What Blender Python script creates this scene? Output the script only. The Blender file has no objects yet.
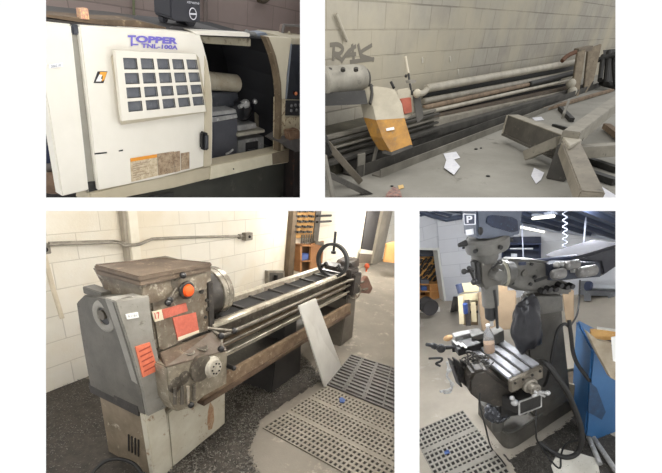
import bpy, bmesh, math, random
import numpy as np
from mathutils import Vector, Matrix
rnd = random.Random(7)
sc = bpy.context.scene
COL = sc.collection
FOC, CX, CY = 380.0, 331.0, 341.0

def orth(m):
    u, s, v = np.linalg.svd(np.array(m, float)); return u @ v
# each room: axes of the room (x along, y away, z up) seen from the camera, and the camera's place in the room
ROT = {1: orth([[0.521,-0.833,0.186],[-0.48,-0.466,-0.743],[0.706,0.298,-0.643]]),
       2: orth([[0.653,-0.757,0.0],[-0.481,-0.415,-0.772],[0.584,0.504,-0.636]]),
       3: orth([[0.454,-0.885,0.104],[-0.316,-0.269,-0.91],[0.833,0.38,-0.402]]),
       4: orth([[0.945,-0.223,-0.24],[-0.312,-0.394,-0.864],[0.098,0.892,-0.442]])}
CAM = {1: np.array([0,0,1.6]), 2: np.array([0,0,1.05]), 3: np.array([0,0,1.9]), 4: np.array([0,0,2.6])}
# room extents behind the partition (left, right, top, bottom)
EXT = {1: (-60, 312, -70, 200), 2: (312, 740, -70, 200), 3: (-40, 407, 200.5, 560), 4: (407, 740, 200.5, 560)}
K = 3
def world_of(k):
    r = ROT[3].T @ ROT[k]; t = CAM[3] - r @ CAM[k]
    return Matrix([[*r[0], t[0]], [*r[1], t[1]], [*r[2], t[2]], [0, 0, 0, 1]])
def ray(x, y): return ROT[K].T @ np.array([(x-CX)/FOC, (y-CY)/FOC, 1.0])
def H(x, y, ax, val):
    d = ray(x, y); c = CAM[K]; return Vector(c + (val-c[ax])/d[ax]*d)
def XX(x, y, v): return H(x, y, 0, v)
def YY(x, y, v): return H(x, y, 1, v)
def ZZ(x, y, v=0.0): return H(x, y, 2, v)
def DD(x, y, dep): return Vector(CAM[K] + ray(x, y)*dep)   # at a distance along the view
def V(*a): return Vector(a)

def lin(c):
    r = []
    for v in c[:3]:
        v = v/255.0
        r.append(v/12.92 if v <= .04045 else ((v+.055)/1.055)**2.4)
    return (*r, 1.0)
MATS = {}
def base_mat(name):
    m = bpy.data.materials.new(name); m.use_nodes = True
    nt = m.node_tree; b = nt.nodes['Principled BSDF']; MATS[name] = m
    return m, nt, b
def noise(nt, scale, detail=4, rough=.6, vec=None, kind='ShaderNodeTexNoise'):
    n = nt.nodes.new(kind); n.inputs['Scale'].default_value = scale
    if 'Detail' in n.inputs: n.inputs['Detail'].default_value = detail
    if 'Roughness' in n.inputs: n.inputs['Roughness'].default_value = rough
    if vec is None:
        tc = nt.nodes.new('ShaderNodeTexCoord'); vec = tc.outputs['Object']
    nt.links.new(vec, n.inputs['Vector']); return n
def ramp(nt, fac, stops):
    r = nt.nodes.new('ShaderNodeValToRGB'); cr = r.color_ramp
    while len(cr.elements) < len(stops): cr.elements.new(.5)
    for e, (p, c) in zip(cr.elements, stops): e.position = p; e.color = c
    nt.links.new(fac, r.inputs[0]); return r
def mix(nt, fac, a, b, mode='MIX'):
    m = nt.nodes.new('ShaderNodeMix'); m.data_type = 'RGBA'; m.blend_type = mode
    for inp, val in ((m.inputs[0], fac), (m.inputs[6], a), (m.inputs[7], b)):
        if hasattr(val, 'is_output'): nt.links.new(val, inp)
        else: inp.default_value = val
    return m.outputs[2]
def pm(name, c1, c2=None, c3=None, scale=8, rough=.6, metal=0.0, bump=.15, spot=.62, fine=60, spec=.5):
    """worn paint or metal: c1 with patches of c2 and specks of c3"""
    if name in MATS: return MATS[name]
    m, nt, b = base_mat(name)
    c2 = c2 or tuple(v*.8 for v in c1)
    n = noise(nt, scale, 6, .65)
    r = ramp(nt, n.outputs[0], [(.35, lin(c1)), (.66, lin(c2))])
    out = r.outputs[0]
    if c3:
        n2 = noise(nt, scale*2.7, 8, .75)
        r2 = ramp(nt, n2.outputs[0], [(spot-.04, (0,0,0,1)), (spot+.05, (1,1,1,1))])
        out = mix(nt, r2.outputs[0], out, lin(c3))
    nt.links.new(out, b.inputs['Base Color'])
    b.inputs['Roughness'].default_value = rough; b.inputs['Metallic'].default_value = metal
    b.inputs['Specular IOR Level'].default_value = spec
    if bump:
        n3 = noise(nt, fine, 5, .6); bp = nt.nodes.new('ShaderNodeBump'); bp.inputs['Strength'].default_value = bump
        bp.inputs['Distance'].default_value = .004
        nt.links.new(n3.outputs[0], bp.inputs['Height']); nt.links.new(bp.outputs[0], b.inputs['Normal'])
    return m
def flat(name, c, rough=.6, metal=0.0, spec=.5):
    if name in MATS: return MATS[name]
    m, nt, b = base_mat(name); b.inputs['Base Color'].default_value = lin(c)
    b.inputs['Roughness'].default_value = rough; b.inputs['Metallic'].default_value = metal
    b.inputs['Specular IOR Level'].default_value = spec
    return m
def glow(name, c, s):
    m, nt, b = base_mat(name); b.inputs['Base Color'].default_value = lin(c)
    b.inputs['Emission Color'].default_value = lin(c); b.inputs['Emission Strength'].default_value = s
    return m
def blocks(name, c1, c2, cm, w=.4, h=.2, u=0, v=2, off=(0, 0), mort=.006, bump=.5, dirt=None, dscale=1.2, var=.08):
    m, nt, b = base_mat(name)
    tc = nt.nodes.new('ShaderNodeTexCoord'); sp = nt.nodes.new('ShaderNodeSeparateXYZ'); nt.links.new(tc.outputs['Object'], sp.inputs[0])
    cb = nt.nodes.new('ShaderNodeCombineXYZ')
    for k, (ax, o) in enumerate(((u, off[0]), (v, off[1]))):
        a = nt.nodes.new('ShaderNodeMath'); a.operation = 'ADD'; a.inputs[1].default_value = o
        nt.links.new(sp.outputs[ax], a.inputs[0]); nt.links.new(a.outputs[0], cb.inputs[k])
    br = nt.nodes.new('ShaderNodeTexBrick'); nt.links.new(cb.outputs[0], br.inputs['Vector'])
    br.inputs['Color1'].default_value = lin(c1); br.inputs['Color2'].default_value = lin(c2); br.inputs['Mortar'].default_value = lin(cm)
    br.inputs['Scale'].default_value = 1; br.inputs['Brick Width'].default_value = w; br.inputs['Row Height'].default_value = h
    br.inputs['Mortar Size'].default_value = mort; br.inputs['Mortar Smooth'].default_value = .4; br.inputs['Bias'].default_value = 0
    n = noise(nt, 9, 8, .7); out = mix(nt, .55, br.outputs[0], ramp(nt, n.outputs[0], [(.3, (1-var*2,)*3+(1,)), (.7, (1,1,1,1))]).outputs[0], 'MULTIPLY')
    if dirt:
        n2 = noise(nt, dscale, 6, .6); f = ramp(nt, n2.outputs[0], [(.45, (0,0,0,1)), (.65, (1,1,1,1))]); out = mix(nt, f.outputs[0], out, lin(dirt))
    nt.links.new(out, b.inputs['Base Color']); b.inputs['Roughness'].default_value = .85
    bp = nt.nodes.new('ShaderNodeBump'); bp.inputs['Strength'].default_value = bump; bp.inputs['Distance'].default_value = .006; bp.invert = True
    ad = nt.nodes.new('ShaderNodeMath'); ad.operation = 'MULTIPLY_ADD'; ad.inputs[1].default_value = -.5
    nt.links.new(noise(nt, 70, 4).outputs[0], ad.inputs[0]); nt.links.new(br.outputs['Fac'], ad.inputs[2])
    nt.links.new(ad.outputs[0], bp.inputs['Height']); nt.links.new(bp.outputs[0], b.inputs['Normal'])
    return m

BASE = {}
class B:
    def __init__(s): s.v = []; s.f = []
    def add(s, vs, fs):
        n = len(s.v); s.v += [Vector(q) for q in vs]; s.f += [tuple(i+n for i in q) for q in fs]; return s
    def prism(s, pts, vec):
        n = len(pts); vec = Vector(vec); a = [Vector(p) for p in pts]
        return s.add(a + [p+vec for p in a], [tuple(range(n)), tuple(range(2*n-1, n-1, -1))] + [(i, (i+1) % n, n+(i+1) % n, n+i) for i in range(n)])
    def loft(s, A, C):
        n = len(A); return s.add(list(A)+list(C), [tuple(range(n)), tuple(range(2*n-1, n-1, -1))] + [(i, (i+1) % n, n+(i+1) % n, n+i) for i in range(n)])
    def box(s, x0, y0, z0, x1, y1, z1):
        return s.prism([(x0,y0,z0),(x1,y0,z0),(x1,y1,z0),(x0,y1,z0)], (0,0,z1-z0))
    def bar(s, p, q, w, h, up=(0,0,1)):
        p, q = Vector(p), Vector(q); d = (q-p).normalized(); r = d.cross(Vector(up)).normalized(); u = r.cross(d).normalized()
        a = [p+r*(w/2)*i+u*(h/2)*j for i, j in ((-1,-1),(1,-1),(1,1),(-1,1))]; return s.prism(a, q-p)
    def frame(s, d):
        d = Vector(d).normalized(); a = Vector((0,0,1)) if abs(d.z) < .9 else Vector((1,0,0)); r = d.cross(a).normalized(); return d, r, r.cross(d)
    def turn(s, p, axis, prof, n=24, closed=True):
        """solid of revolution: prof = [(t along axis, radius)]"""
        d, r, u = s.frame(axis); p = Vector(p); vs = []; fs = []; m = len(prof)
        for t, R in prof:
            for i in range(n):
                a = 2*math.pi*i/n; vs.append(p+d*t+(r*math.cos(a)+u*math.sin(a))*R)
        for j in range(m-1):
            for i in range(n):
                k = (i+1) % n; fs.append((j*n+i, j*n+k, (j+1)*n+k, (j+1)*n+i))
        if closed: fs += [tuple(range(n)), tuple(range((m-1)*n, m*n))]
        return s.add(vs, fs)
    def cyl(s, p, q, r0, r1=None, n=20):
        p, q = Vector(p), Vector(q); r1 = r0 if r1 is None else r1
        return s.turn(p, q-p, [(0, r0), ((q-p).length, r1)], n)
    def ball(s, c, r, n=14, sq=(1,1,1)):
        vs = []; fs = []; m = n//2
        c = Vector(c)
        for j in range(1, m):
            for i in range(n):
                a, b = 2*math.pi*i/n, math.pi*j/m
                vs.append(c+Vector((math.sin(b)*math.cos(a)*r*sq[0], math.sin(b)*math.sin(a)*r*sq[1], math.cos(b)*r*sq[2])))
        vs += [c+Vector((0,0,r*sq[2])), c-Vector((0,0,r*sq[2]))]; t = len(vs)-2
        for j in range(m-2):
            for i in range(n): k = (i+1) % n; fs.append((j*n+i, j*n+k, (j+1)*n+k, (j+1)*n+i))
        for i in range(n): k = (i+1) % n; fs += [(t, i, k), (t+1, (m-2)*n+k, (m-2)*n+i)]
        return s.add(vs, fs)
    def tube(s, pts, r, n=8, smooth=True):
        p = [Vector(q) for q in pts]
        if smooth and len(p) > 2:
            o = []; e = [p[0]*2-p[1]]+p+[p[-1]*2-p[-2]]
            for i in range(1, len(e)-2):
                for t in (0, .2, .4, .6, .8):
                    a, b, c, d = e[i-1:i+3]
                    o.append(.5*((2*b)+(c-a)*t+(2*a-5*b+4*c-d)*t*t+(3*b-a-3*c+d)*t**3))
            p = o+[p[-1]]
        vs = []; fs = []; pr = None
        for i, q in enumerate(p):
            d = (p[min(i+1, len(p)-1)]-p[max(i-1, 0)]).normalized()
            if pr is None: _, rr, u = s.frame(d)
            else: rr = (pr-d*pr.dot(d)).normalized(); u = rr.cross(d)
            pr = rr; R = r[min(i, len(r)-1)] if isinstance(r, list) else r
            vs += [q+(rr*math.cos(2*math.pi*k/n)+u*math.sin(2*math.pi*k/n))*R for k in range(n)]
        for i in range(len(p)-1):
            for k in range(n): j = (k+1) % n; fs.append((i*n+k, i*n+j, (i+1)*n+j, (i+1)*n+k))
        fs += [tuple(range(n)), tuple(range((len(p)-1)*n, len(p)*n))]
        return s.add(vs, fs)
    def torus(s, c, axis, R, r, n=40, m=10, sq=1.0):
        d, a, u = s.frame(axis); c = Vector(c); vs = []; fs = []
        for i in range(n):
            t = 2*math.pi*i/n; e = a*math.cos(t)+u*math.sin(t)
            for j in range(m): q = 2*math.pi*j/m; vs.append(c+e*(R+r*math.cos(q))+d*r*sq*math.sin(q))
        for i in range(n):
            for j in range(m): fs.append((i*m+j, ((i+1) % n)*m+j, ((i+1) % n)*m+(j+1) % m, i*m+(j+1) % m))
        return s.add(vs, fs)
    def out(s, name, mat, parent=None, base=None, bevel=0, sub=0, clip=True, sharp=35, **tags):
        bm = bmesh.new(); vv = [bm.verts.new(q) for q in s.v]
        for q in s.f:
            try: bm.faces.new([vv[i] for i in q])
            except ValueError: pass
        bmesh.ops.recalc_face_normals(bm, faces=bm.faces)
        if bevel:
            es = [e for e in bm.edges if len(e.link_faces) == 2 and e.calc_face_angle(0) > math.radians(30) and e.calc_length() > bevel*2.2]
            try: bmesh.ops.bevel(bm, geom=es, offset=bevel, segments=2, affect='EDGES', clamp_overlap=True)
            except Exception: pass
        if clip:
            R = ROT[K]; c = Vector(CAM[K]); e = EXT[K]
            for n in (np.array([1,0,-(e[0]-CX)/FOC]), -np.array([1,0,-(e[1]-CX)/FOC]), np.array([0,1,-(e[2]-CY)/FOC]), -np.array([0,1,-(e[3]-CY)/FOC])):
                w = Vector(R.T @ n)
                bmesh.ops.bisect_plane(bm, geom=bm.verts[:]+bm.edges[:]+bm.faces[:], plane_co=c, plane_no=w, clear_inner=True)
        if parent is not None: b = BASE[parent.name]
        elif base is not None: b = Vector(base)
        else:
            vs = [q.co for q in bm.verts] or [Vector((0,0,0))]
            b = Vector((sum(q.x for q in vs)/len(vs), sum(q.y for q in vs)/len(vs), min(q.z for q in vs)))
        for q in bm.verts: q.co -= b
        me = bpy.data.meshes.new(name); bm.to_mesh(me); bm.free()
        for p in me.polygons: p.use_smooth = True
        me.set_sharp_from_angle(angle=math.radians(sharp))
        mats = mat if isinstance(mat, list) else [mat]
        for q in mats: me.materials.append(q)
        o = bpy.data.objects.new(name, me); COL.objects.link(o)
        if parent is not None: o.parent = parent
        else: o.matrix_world = world_of(K) @ Matrix.Translation(b)
        BASE[o.name] = b
        for t, q in tags.items(): o[t] = q
        return o

def tag(o, label, cat, group=None, kind=None):
    if label: o['label'] = label
    if cat: o['category'] = cat
    if group: o['group'] = group
    if kind: o['kind'] = kind
    return o
def thing(name, label, cat, base, group=None):
    o = bpy.data.objects.new(name, None); COL.objects.link(o); o.empty_display_size = .1
    b = Vector(base); o.matrix_world = world_of(K) @ Matrix.Translation(b); BASE[o.name] = b
    return tag(o, label, cat, group)
def struct(name, b, mat, **kw):
    o = b.out(name, mat, **kw); o['kind'] = 'structure'; return o
def solo(name, b, mat, label, cat, group=None, **kw):
    return tag(b.out(name, mat, **kw), label, cat, group)

def text(s, p0, p1, pu, mat, parent, name='lettering', bold=0.0, depth=.0015, nrm=None, **tags):
    """flat lettering filling the parallelogram p0 (lower left), p1 (lower right), pu (upper left)"""
    cu = bpy.data.curves.new(name, 'FONT'); cu.body = s; cu.offset = bold; cu.resolution_u = 3
    t = bpy.data.objects.new('tmp', cu); COL.objects.link(t); bpy.context.view_layer.update()
    dg = bpy.context.evaluated_depsgraph_get(); me = bpy.data.meshes.new_from_object(t.evaluated_get(dg))
    bpy.data.objects.remove(t); bpy.data.curves.remove(cu)
    xs = [v.co.x for v in me.vertices]; ys = [v.co.y for v in me.vertices]
    x0, x1, y0, y1 = min(xs), max(xs), min(ys), max(ys); p0, p1, pu = Vector(p0), Vector(p1), Vector(pu)
    n = (p1-p0).cross(pu-p0).normalized()
    if n.dot(Vector(CAM[K])-p0) < 0: n = -n
    vs = [p0+(p1-p0)*((v.co.x-x0)/(x1-x0))+(pu-p0)*((v.co.y-y0)/(y1-y0))+n*depth for v in me.vertices]
    b = B(); b.add(vs, [tuple(p.vertices) for p in me.polygons]); bpy.data.meshes.remove(me)
    return b.out(name, mat, parent, **tags)

def dup(root, delta, label=None, group=None):
    """copy of a thing, its parts and sub-parts, moved by delta (room axes)"""
    def cp(o, par):
        c = o.copy(); COL.objects.link(c); c.parent = par
        for ch in [q for q in bpy.data.objects if q.parent == o]: cp(ch, c)
        return c
    c = cp(root, None); b = BASE[root.name]+Vector(delta); BASE[c.name] = b
    c.matrix_world = world_of(K) @ Matrix.Translation(b)
    if label: c['label'] = label
    if group: c['group'] = group
    return c
def quad_lerp(q, u, v):
    a, b, c, d = q   # a->b is u, a->d is v
    return (a*(1-u)+b*u)*(1-v)+(d*(1-u)+c*u)*v
def inpoly(x, y, poly):
    r = False; j = len(poly)-1
    for i in range(len(poly)):
        xi, yi = poly[i]; xj, yj = poly[j]
        if (yi > y) != (yj > y) and x < (xj-xi)*(y-yi)/(yj-yi)+xi: r = not r
        j = i
    return r
# ---------------------------------------------------------------- the white wall with its four openings
WZ, WT = 1.0, .03
def P3D(x, y, z): return Vector(CAM[3] + ROT[3].T @ np.array([(x-CX)/FOC*z, (y-CY)/FOC*z, z]))
K = 3
OPEN = [(46, 300, -1, 197.5), (325, 615.5, -1, 197.5), (46, 394.5, 211, 473.5), (419.5, 615.5, 211, 473.5)]
def plate(b, x0, x1, y0, y1, z0=WZ, t=WT):
    pts = [P3D(x, y, z0) for x, y in ((x0, y0), (x1, y0), (x1, y1), (x0, y1))]
    b.loft(pts, [P3D(x, y, z0+t) for x, y in ((x0, y0), (x1, y0), (x1, y1), (x0, y1))])   # splayed reveals
white = flat('white_wall_paint', (255, 255, 255), .9, 0, .0)
white.node_tree.nodes['Principled BSDF'].inputs['Base Color'].default_value = (.97, .97, .97, 1)
b = B()
plate(b, -300, 46, -300, 760); plate(b, 615.5, 960, -300, 760)
plate(b, 46, 615.5, -300, -40); plate(b, 46, 615.5, 520, 760)
plate(b, 300, 325, -40, 197.5); plate(b, 46, 615.5, 197.5, 211); plate(b, 394.5, 419.5, 211, 520)
struct('wall_front', b, white, clip=False)
# added unseen dividers that keep lamp light from leaking between the four rooms
def light_divider_plate(name, a, c, z0=WZ+WT, z1=9.0, w=1.0):
    (x0, y0), (x1, y1) = a, c; b = B()
    n = Vector(ROT[3].T @ (np.cross([(x0-CX)/FOC, (y0-CY)/FOC, 1], [(x1-CX)/FOC, (y1-CY)/FOC, 1]))).normalized()*.004
    b.prism([P3D(x0, y0, z0), P3D(x1, y1, z0), P3D(x1, y1, z1), P3D(x0, y0, z1)], n); struct(name, b, white, clip=False)
light_divider_plate('light_divider_middle', (-60, 200), (740, 200))
light_divider_plate('light_divider_upper', (312.5, -70), (312.5, 199))
light_divider_plate('light_divider_lower', (407, 201), (407, 560))
# ---------------------------------------------------------------- camera, sky, lamps
cam = bpy.data.cameras.new('camera'); co = bpy.data.objects.new('camera', cam); COL.objects.link(co); sc.camera = co
R3 = ROT[3].T; r, u, bk = R3 @ [1, 0, 0], R3 @ [0, -1, 0], R3 @ [0, 0, -1]; c3 = CAM[3]
co.matrix_world = Matrix([[r[0], u[0], bk[0], c3[0]], [r[1], u[1], bk[1], c3[1]], [r[2], u[2], bk[2], c3[2]], [0, 0, 0, 1]])
cam.sensor_fit = 'HORIZONTAL'; cam.sensor_width = 36; cam.lens = 36*FOC/662; cam.shift_y = (CY-236.5)/662; cam.clip_start = .05; cam.clip_end = 200
w = bpy.data.worlds.new('world'); sc.world = w; w.use_nodes = True
w.node_tree.nodes['Background'].inputs[0].default_value = (1, 1, 1, 1); w.node_tree.nodes['Background'].inputs[1].default_value = 1.06
sc.view_settings.view_transform = 'Standard'; sc.view_settings.look = 'None'; sc.view_settings.exposure = 0; sc.view_settings.gamma = 1
def lamp(px, py, dep, power, rad=None, col=(1, 1, 1), name='lamp'):
    l = bpy.data.lights.new(name, 'POINT'); l.energy = power; l.shadow_soft_size = rad or 4.2/380*dep; l.color = col
    o = bpy.data.objects.new(name, l); COL.objects.link(o); o.location = P3D(px, py, dep); return o
# ================================================================ ROOM: CNC lathe
K = 1
D0 = 2.2
def P(x, y, o=0): return YY(x, y, D0+o)        # o > 0: set back behind the front of the machine
crm = pm('cream_enamel', (230,225,213), (222,217,204), (196,186,162), 2.2, .4, 0, .02, .72)
crm2 = pm('tan_enamel', (196,186,162), (184,173,148), (150,136,110), 4, .45, 0, .05, .68)
dkg = pm('black_interior', (20,20,24), (13,13,16), scale=4, rough=.7)
gap = pm('grey_recess', (150,146,134), (128,124,113), (96,90,80), 4, .6, 0, .05, .7)
silv = pm('machined_steel', (186,186,184), (140,140,140), (224,224,222), 8, .3, .5, .05)
dgs = pm('slate_steel', (70,72,78), (50,52,58), (104,106,110), 7, .4, .2, .05)
olv = pm('olive_base', (66,66,58), (50,50,44), (86,84,74), 3, .5, 0, .1)
wall1 = blocks('pink_grey_block', (160,144,138), (152,137,131), (136,122,117), .42, .21, 0, 2, (0,.05), .006, .4, var=.06)
WY1 = 3.5
b = B(); b.prism([YY(30,-80,WY1), YY(325,-80,WY1), YY(325,120,WY1), YY(30,120,WY1)], (0,.15,0)); struct('wall_back', b, wall1)
b = B(); b.prism([V(.2,.6,-.55), V(7,.6,-.55), V(7,WY1,-.55), V(.2,WY1,-.55)], (0,0,-.06)); struct('floor', b, pm('shop_floor', (96,88,80), (76,70,64), scale=2))
b = B(); b.tube([YY(205,-40,WY1-.04), YY(205.5,45,WY1-.04)], .02, 8, False); solo('wall_pipe', b, pm('pipe_grey1', (120,108,102), (104,94,90), scale=6), 'grey vertical pipe on the wall behind the black monitor box', 'pipe')
b = B(); b.tube([YY(133,-40,WY1-.03), YY(134,22,WY1-.03)], .010, 8, False); solo('wall_cable', b, flat('cable_green', (108,112,84)), 'thin green-grey cable hanging on the wall above the tray', 'cable')
b = B(); b.tube([YY(258,0,WY1-.05), YY(264,1.5,WY1-.05), YY(270,-3,WY1-.05)], .02, 8); solo('wall_hook', b, pm('hook_brown', (70,60,44), (52,44,34), scale=8), 'small dark hook on the wall at the top edge of the frame', 'hook')

C1 = thing('cnc_lathe', 'large cream enclosed lathe with a barred window panel and open work area', 'lathe', P(175,200))
C1['label'] = 'large cream enclosed lathe with a grid of small windows on its door'
def face(nm, px, o, d, m, par=C1, bevel=.006, sharp=35):
    b = B(); b.prism([P(x,y,o) for x, y in px], (0,d,0)); return b.out(nm, m, par, bevel=bevel, sharp=sharp)
# body behind
face('side_cover', ((30,20),(72,24.5),(89.5,190),(62,196.5),(48,108)), .02, .06, crm)
face('recess_panel', ((70,25),(80,25),(98,191),(88,192)), .022, .04, gap, bevel=0)  # recess shade put into the grey, and into the black foot below
face('recess_foot', ((88,182),(98,181),(98,190),(89.5,192)), .018, .03, flat('recess_black', (24,23,22)), bevel=0)
face('door_lock', ((72,25),(79.5,25),(80.5,35),(73,35)), .01, .05, dgs)
# main sliding door with curved closing edge
dr = [(79,25.5),(120,28),(166,30.5),(190,32.5),(200,34),(204,46),(208,62),(211,80),(212.8,100),(212.8,138),(212,164.5),(160,178),(98,190.5)]
door = face('sliding_door', dr, 0, .05, crm)
face('door_edge_strip', ((205,56),(207,62),(210,80),(211.8,100),(211.8,138),(211,165),(204,167),(205,120)), -.006, .008, crm2, door, 0)
face('door_foot_slot', ((95,153.2),(107,152),(107,153.2),(95,154.6)), -.002, .004, flat('slot_black', (30,28,26)), door, 0)
face('door_foot_slot', ((119,150.5),(123,149.6),(123,151),(119,151.6)), -.002, .004, MATS['slot_black'], door, 0)
# raised window panel
wp = [(115,50.7),(196,54),(206,111.5),(122,121)]
PO = -.05
bz = thing  # keep
sil = [(111,58),(115,50.7),(196,54),(206,111.5),(122,121)]
gw = pm('window_grey', (112,114,118), (88,90,96), (134,134,136), 10, .25, 0, .05)
topq = [((124,57.5),(137,69)), None]
def wq(c, r):
    """corners of small window in column c, row r, from the panel corners"""
    u0, u1 = (c+.16)/5.2+.045, (c+.95)/5.2+.045; v0, v1 = .09+.208*r, .25+.208*r
    q = [P(x,y,PO) for x, y in wp]; return [quad_lerp(q,u0,v0), quad_lerp(q,u1,v0), quad_lerp(q,u1,v1), quad_lerp(q,u0,v1)]
b = B(); q = [P(x,y,PO) for x, y in wp]
# frame as bars between the windows
us = [0]+sum([[(c+.16)/5.2+.045, (c+.95)/5.2+.045] for c in range(5)], [])+[1]
vs = [0]+sum([[.09+.208*r, .25+.208*r] for r in range(4)], [])+[1]
def pq(u0,u1,v0,v1): return [quad_lerp(q,u0,v0), quad_lerp(q,u1,v0), quad_lerp(q,u1,v1), quad_lerp(q,u0,v1)]
for i in range(0, len(us), 2): b.prism(pq(us[i],us[i+1],0,1), (0,.02,0))
for j in range(0, len(vs), 2):
    for i in range(1, len(us)-1, 2): b.prism(pq(us[i],us[i+1],vs[j],vs[j+1]), (0,.02,0))
wf = b.out('window_panel', pm('panel_cream', (226,221,208), (218,212,198), scale=2, rough=.4, bump=.02), C1)
b = B(); q0 = [p+V(0,.02,0) for p in q]; q1 = [P(x,y,0) for x, y in ((111,57),(199,58),(207.5,112),(121,125))]
for i in range(4):
    j = (i+1) % 4; b.add([q[i], q[j], q1[j]-V(0,0,0), q1[i]], [(0,1,2,3)])
b.out('panel_surround', crm2, C1, sharp=20)
for r in range(4):
    for c in range(5):
        w_ = wq(c, r); b = B(); b.prism([p+V(0,.012,0) for p in w_], (0,.008,0)); b.out('window_pane', gw, wf)
        b = B()
        for i in range(4):
            a, c_ = w_[i], w_[(i+1) % 4]; b.bar(a+V(0,.004,0), c_+V(0,.004,0), .005, .005, (0,1,0))
        b.out('pane_gasket', flat('gasket', (48,46,46)), wf)
# emblem and lettering on the door
pur = flat('violet_ink', (112,104,190))
em = face('emblem', ((98,71.5),(107.5,71.5),(103.5,83),(94,83)), -.003, .004, flat('emblem_black', (38,36,40)), door, 0)
b = B(); b.prism([P(x,y,-.005) for x, y in ((100.5,72),(107,72),(104.5,79.5),(102,81.5),(103,76),(99.5,75.5))], (0,.002,0)); b.out('emblem_orange', flat('emblem_orange', (226,160,60)), em)
b = B(); b.prism([P(x,y,-.006) for x, y in ((99.5,74.5),(102.3,75),(101,78.5),(102.3,79.5),(101,81.5),(96,81.5))], (0,.002,0)); b.out('emblem_white', flat('emblem_white', (232,230,224)), em)
def dtext(s, x0, y0, x1, y1, h, bold=.03, m=pur, par=door, o=-.004): text(s, P(x0,y0,o), P(x1,y1,o), P(x0+.2,y0-h,o), m, par, bold=bold)
dtext('T', 127.5, 46.2, 135.5, 46.0, 11, .02)
dtext('OPPER', 135.5, 42.4, 177.3, 44.2, 7.2, .05)
b = B(); b.prism([P(x,y,-.0045) for x, y in ((131.5,43.7),(138.5,44.0),(138.5,45.3),(131.8,45.0))], (0,.002,0)); b.out('logo_dash', pur, door)
dtext('TNL-100A', 141, 47.8, 177.5, 49.6, 4.6, .04)
# asset tag on the left cover
tg = face('white_tag', ((49,64.5),(62.5,62.5),(63,66.5),(49.3,68.5)), .014, .004, flat('tag_paper', (240,240,238)), C1, 0)
text('2003.18', P(51,67.6,.011), P(60.5,66.2,.011), P(50.8,65.2,.011), flat('tag_ink', (70,74,110)), tg)
# warning stickers
st1 = pm('worn_sticker', (214,200,172), (180,160,130), (138,114,86), 40, .6, 0, 0, .6)
a_ = face('warning_sticker', ((130.5,158.5),(157,154.5),(158,175.5),(131.5,182)), -.003, .004, st1, door, 0)
b = B(); b.prism([P(x,y,-.005) for x, y in ((130.5,158.5),(157,154.3),(157.2,157.3),(130.7,161.8))], (0,.002,0)); b.out('sticker_band', flat('band_orange', (226,150,50)), a_)
b = B()
for i in range(7):
    y = 164+i*2.3; b.prism([P(133,y,-.005), P(150-(i*7)%11,y-2.6,-.005), P(150-(i*7)%11,y-2.0,-.005), P(133,y+.6,-.005)], (0,.001,0))
b.out('sticker_print', flat('print_brown', (160,140,116)), a_)
st2 = pm('stained_sticker', (130,106,82), (186,166,138), (84,66,50), 26, .6, 0, 0, .6)
face('stained_sticker', ((157.5,154),(174,151.5),(174,172.5),(158.5,175.5)), -.003, .004, st2, door, 0)
face('stained_sticker', ((174.3,152),(180,151),(180.5,171),(174.5,172.5)), -.003, .004, st2, door, 0)
face('stained_sticker', ((181,153.5),(189.5,152),(189.5,168.5),(181.3,170.3)), -.003, .004, st2, door, 0)
# handle
hb = face('door_handle', ((203.6,133),(207,132.4),(209.6,134.5),(209.6,150),(206.5,151.3),(203.4,150)), -.045, .045, flat('handle_black', (26,26,28), .4), door, .01)
face('handle_inset', ((205.2,136),(208,135.6),(208,148),(205.2,148.4)), -.05, .006, flat('handle_grey', (66,68,72), .4), hb, .002)
# dark work area
wa = [(199,36),(266,38.5),(273,56),(278,78),(280,100),(279.5,150),(212,166)]
face('work_area_back', [(190,30),(280,33),(290,160),(190,175)], .62, .03, dkg, bevel=0)
b = B(); q = [P(x,y,.06) for x, y in wa]; q2 = [p+V(0,.56,0) for p in q]; n = len(q)
for i in (0, 1, 2, 3, 4, 5): j = (i+1) % n; b.add([q[i], q[j], q2[j], q2[i]], [(0,1,2,3)])
b.out('work_area_lining', dkg, C1)
face('top_tray', ((200,36),(251,38.5),(251,46.5),(206,43.5)), .10, .08, pm('dusty_beige', (172,164,142), (146,138,118), (110,100,82), 6, .6), bevel=.004)
sp = .30
b = B(); p, qd = P(205,80.5,sp), P(237,83.5,sp); b.turn(p, qd-p, [(0,.058),((qd-p).length-.01,.060),((qd-p).length,.052),((qd-p).length,.02)], 28); tr = b.out('turret_drum', pm('drum_cream', (176,170,154), (150,138,116), (110,96,76), 7, .45, .1), C1)
b = B(); c = P(222,82,sp)-V(0,.058,0); b.cyl(c, c+V(0,.01,0), .010, None, 12); b.out('drum_hole', flat('hole_dark', (40,36,32)), tr)
face('turret_block', ((213,93),(238,92.5),(240,106),(213,110)), .26, .1, dgs)
face('carriage_cover', ((213,122),(237.5,118.5),(237,160),(213,166)), .16, .12, pm('slate_cover', (74,75,82), (58,59,66), scale=4, rough=.4), bevel=.004)
face('carriage_top', ((213,112),(236,109.5),(238,118),(213,122.5)), .15, .12, silv, bevel=.004)
b = B(); 
face('carriage_slot', ((213,116.2),(237,113),(237,114),(213,117.4)), .145, .006, dgs, bevel=0)
b = B(); p, qd = P(238,111,.22), P(253,106,.22); b.turn(p, qd-p, [(0,.07),(.05,.075),(.10,.06),(.12,.04)], 24); b.out('tailstock_body', flat('tail_black', (24,24,28), .35), C1)
face('tailstock_column', ((241,104),(255,104),(255,123),(242,125)), .24, .1, MATS['tail_black'])
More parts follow.
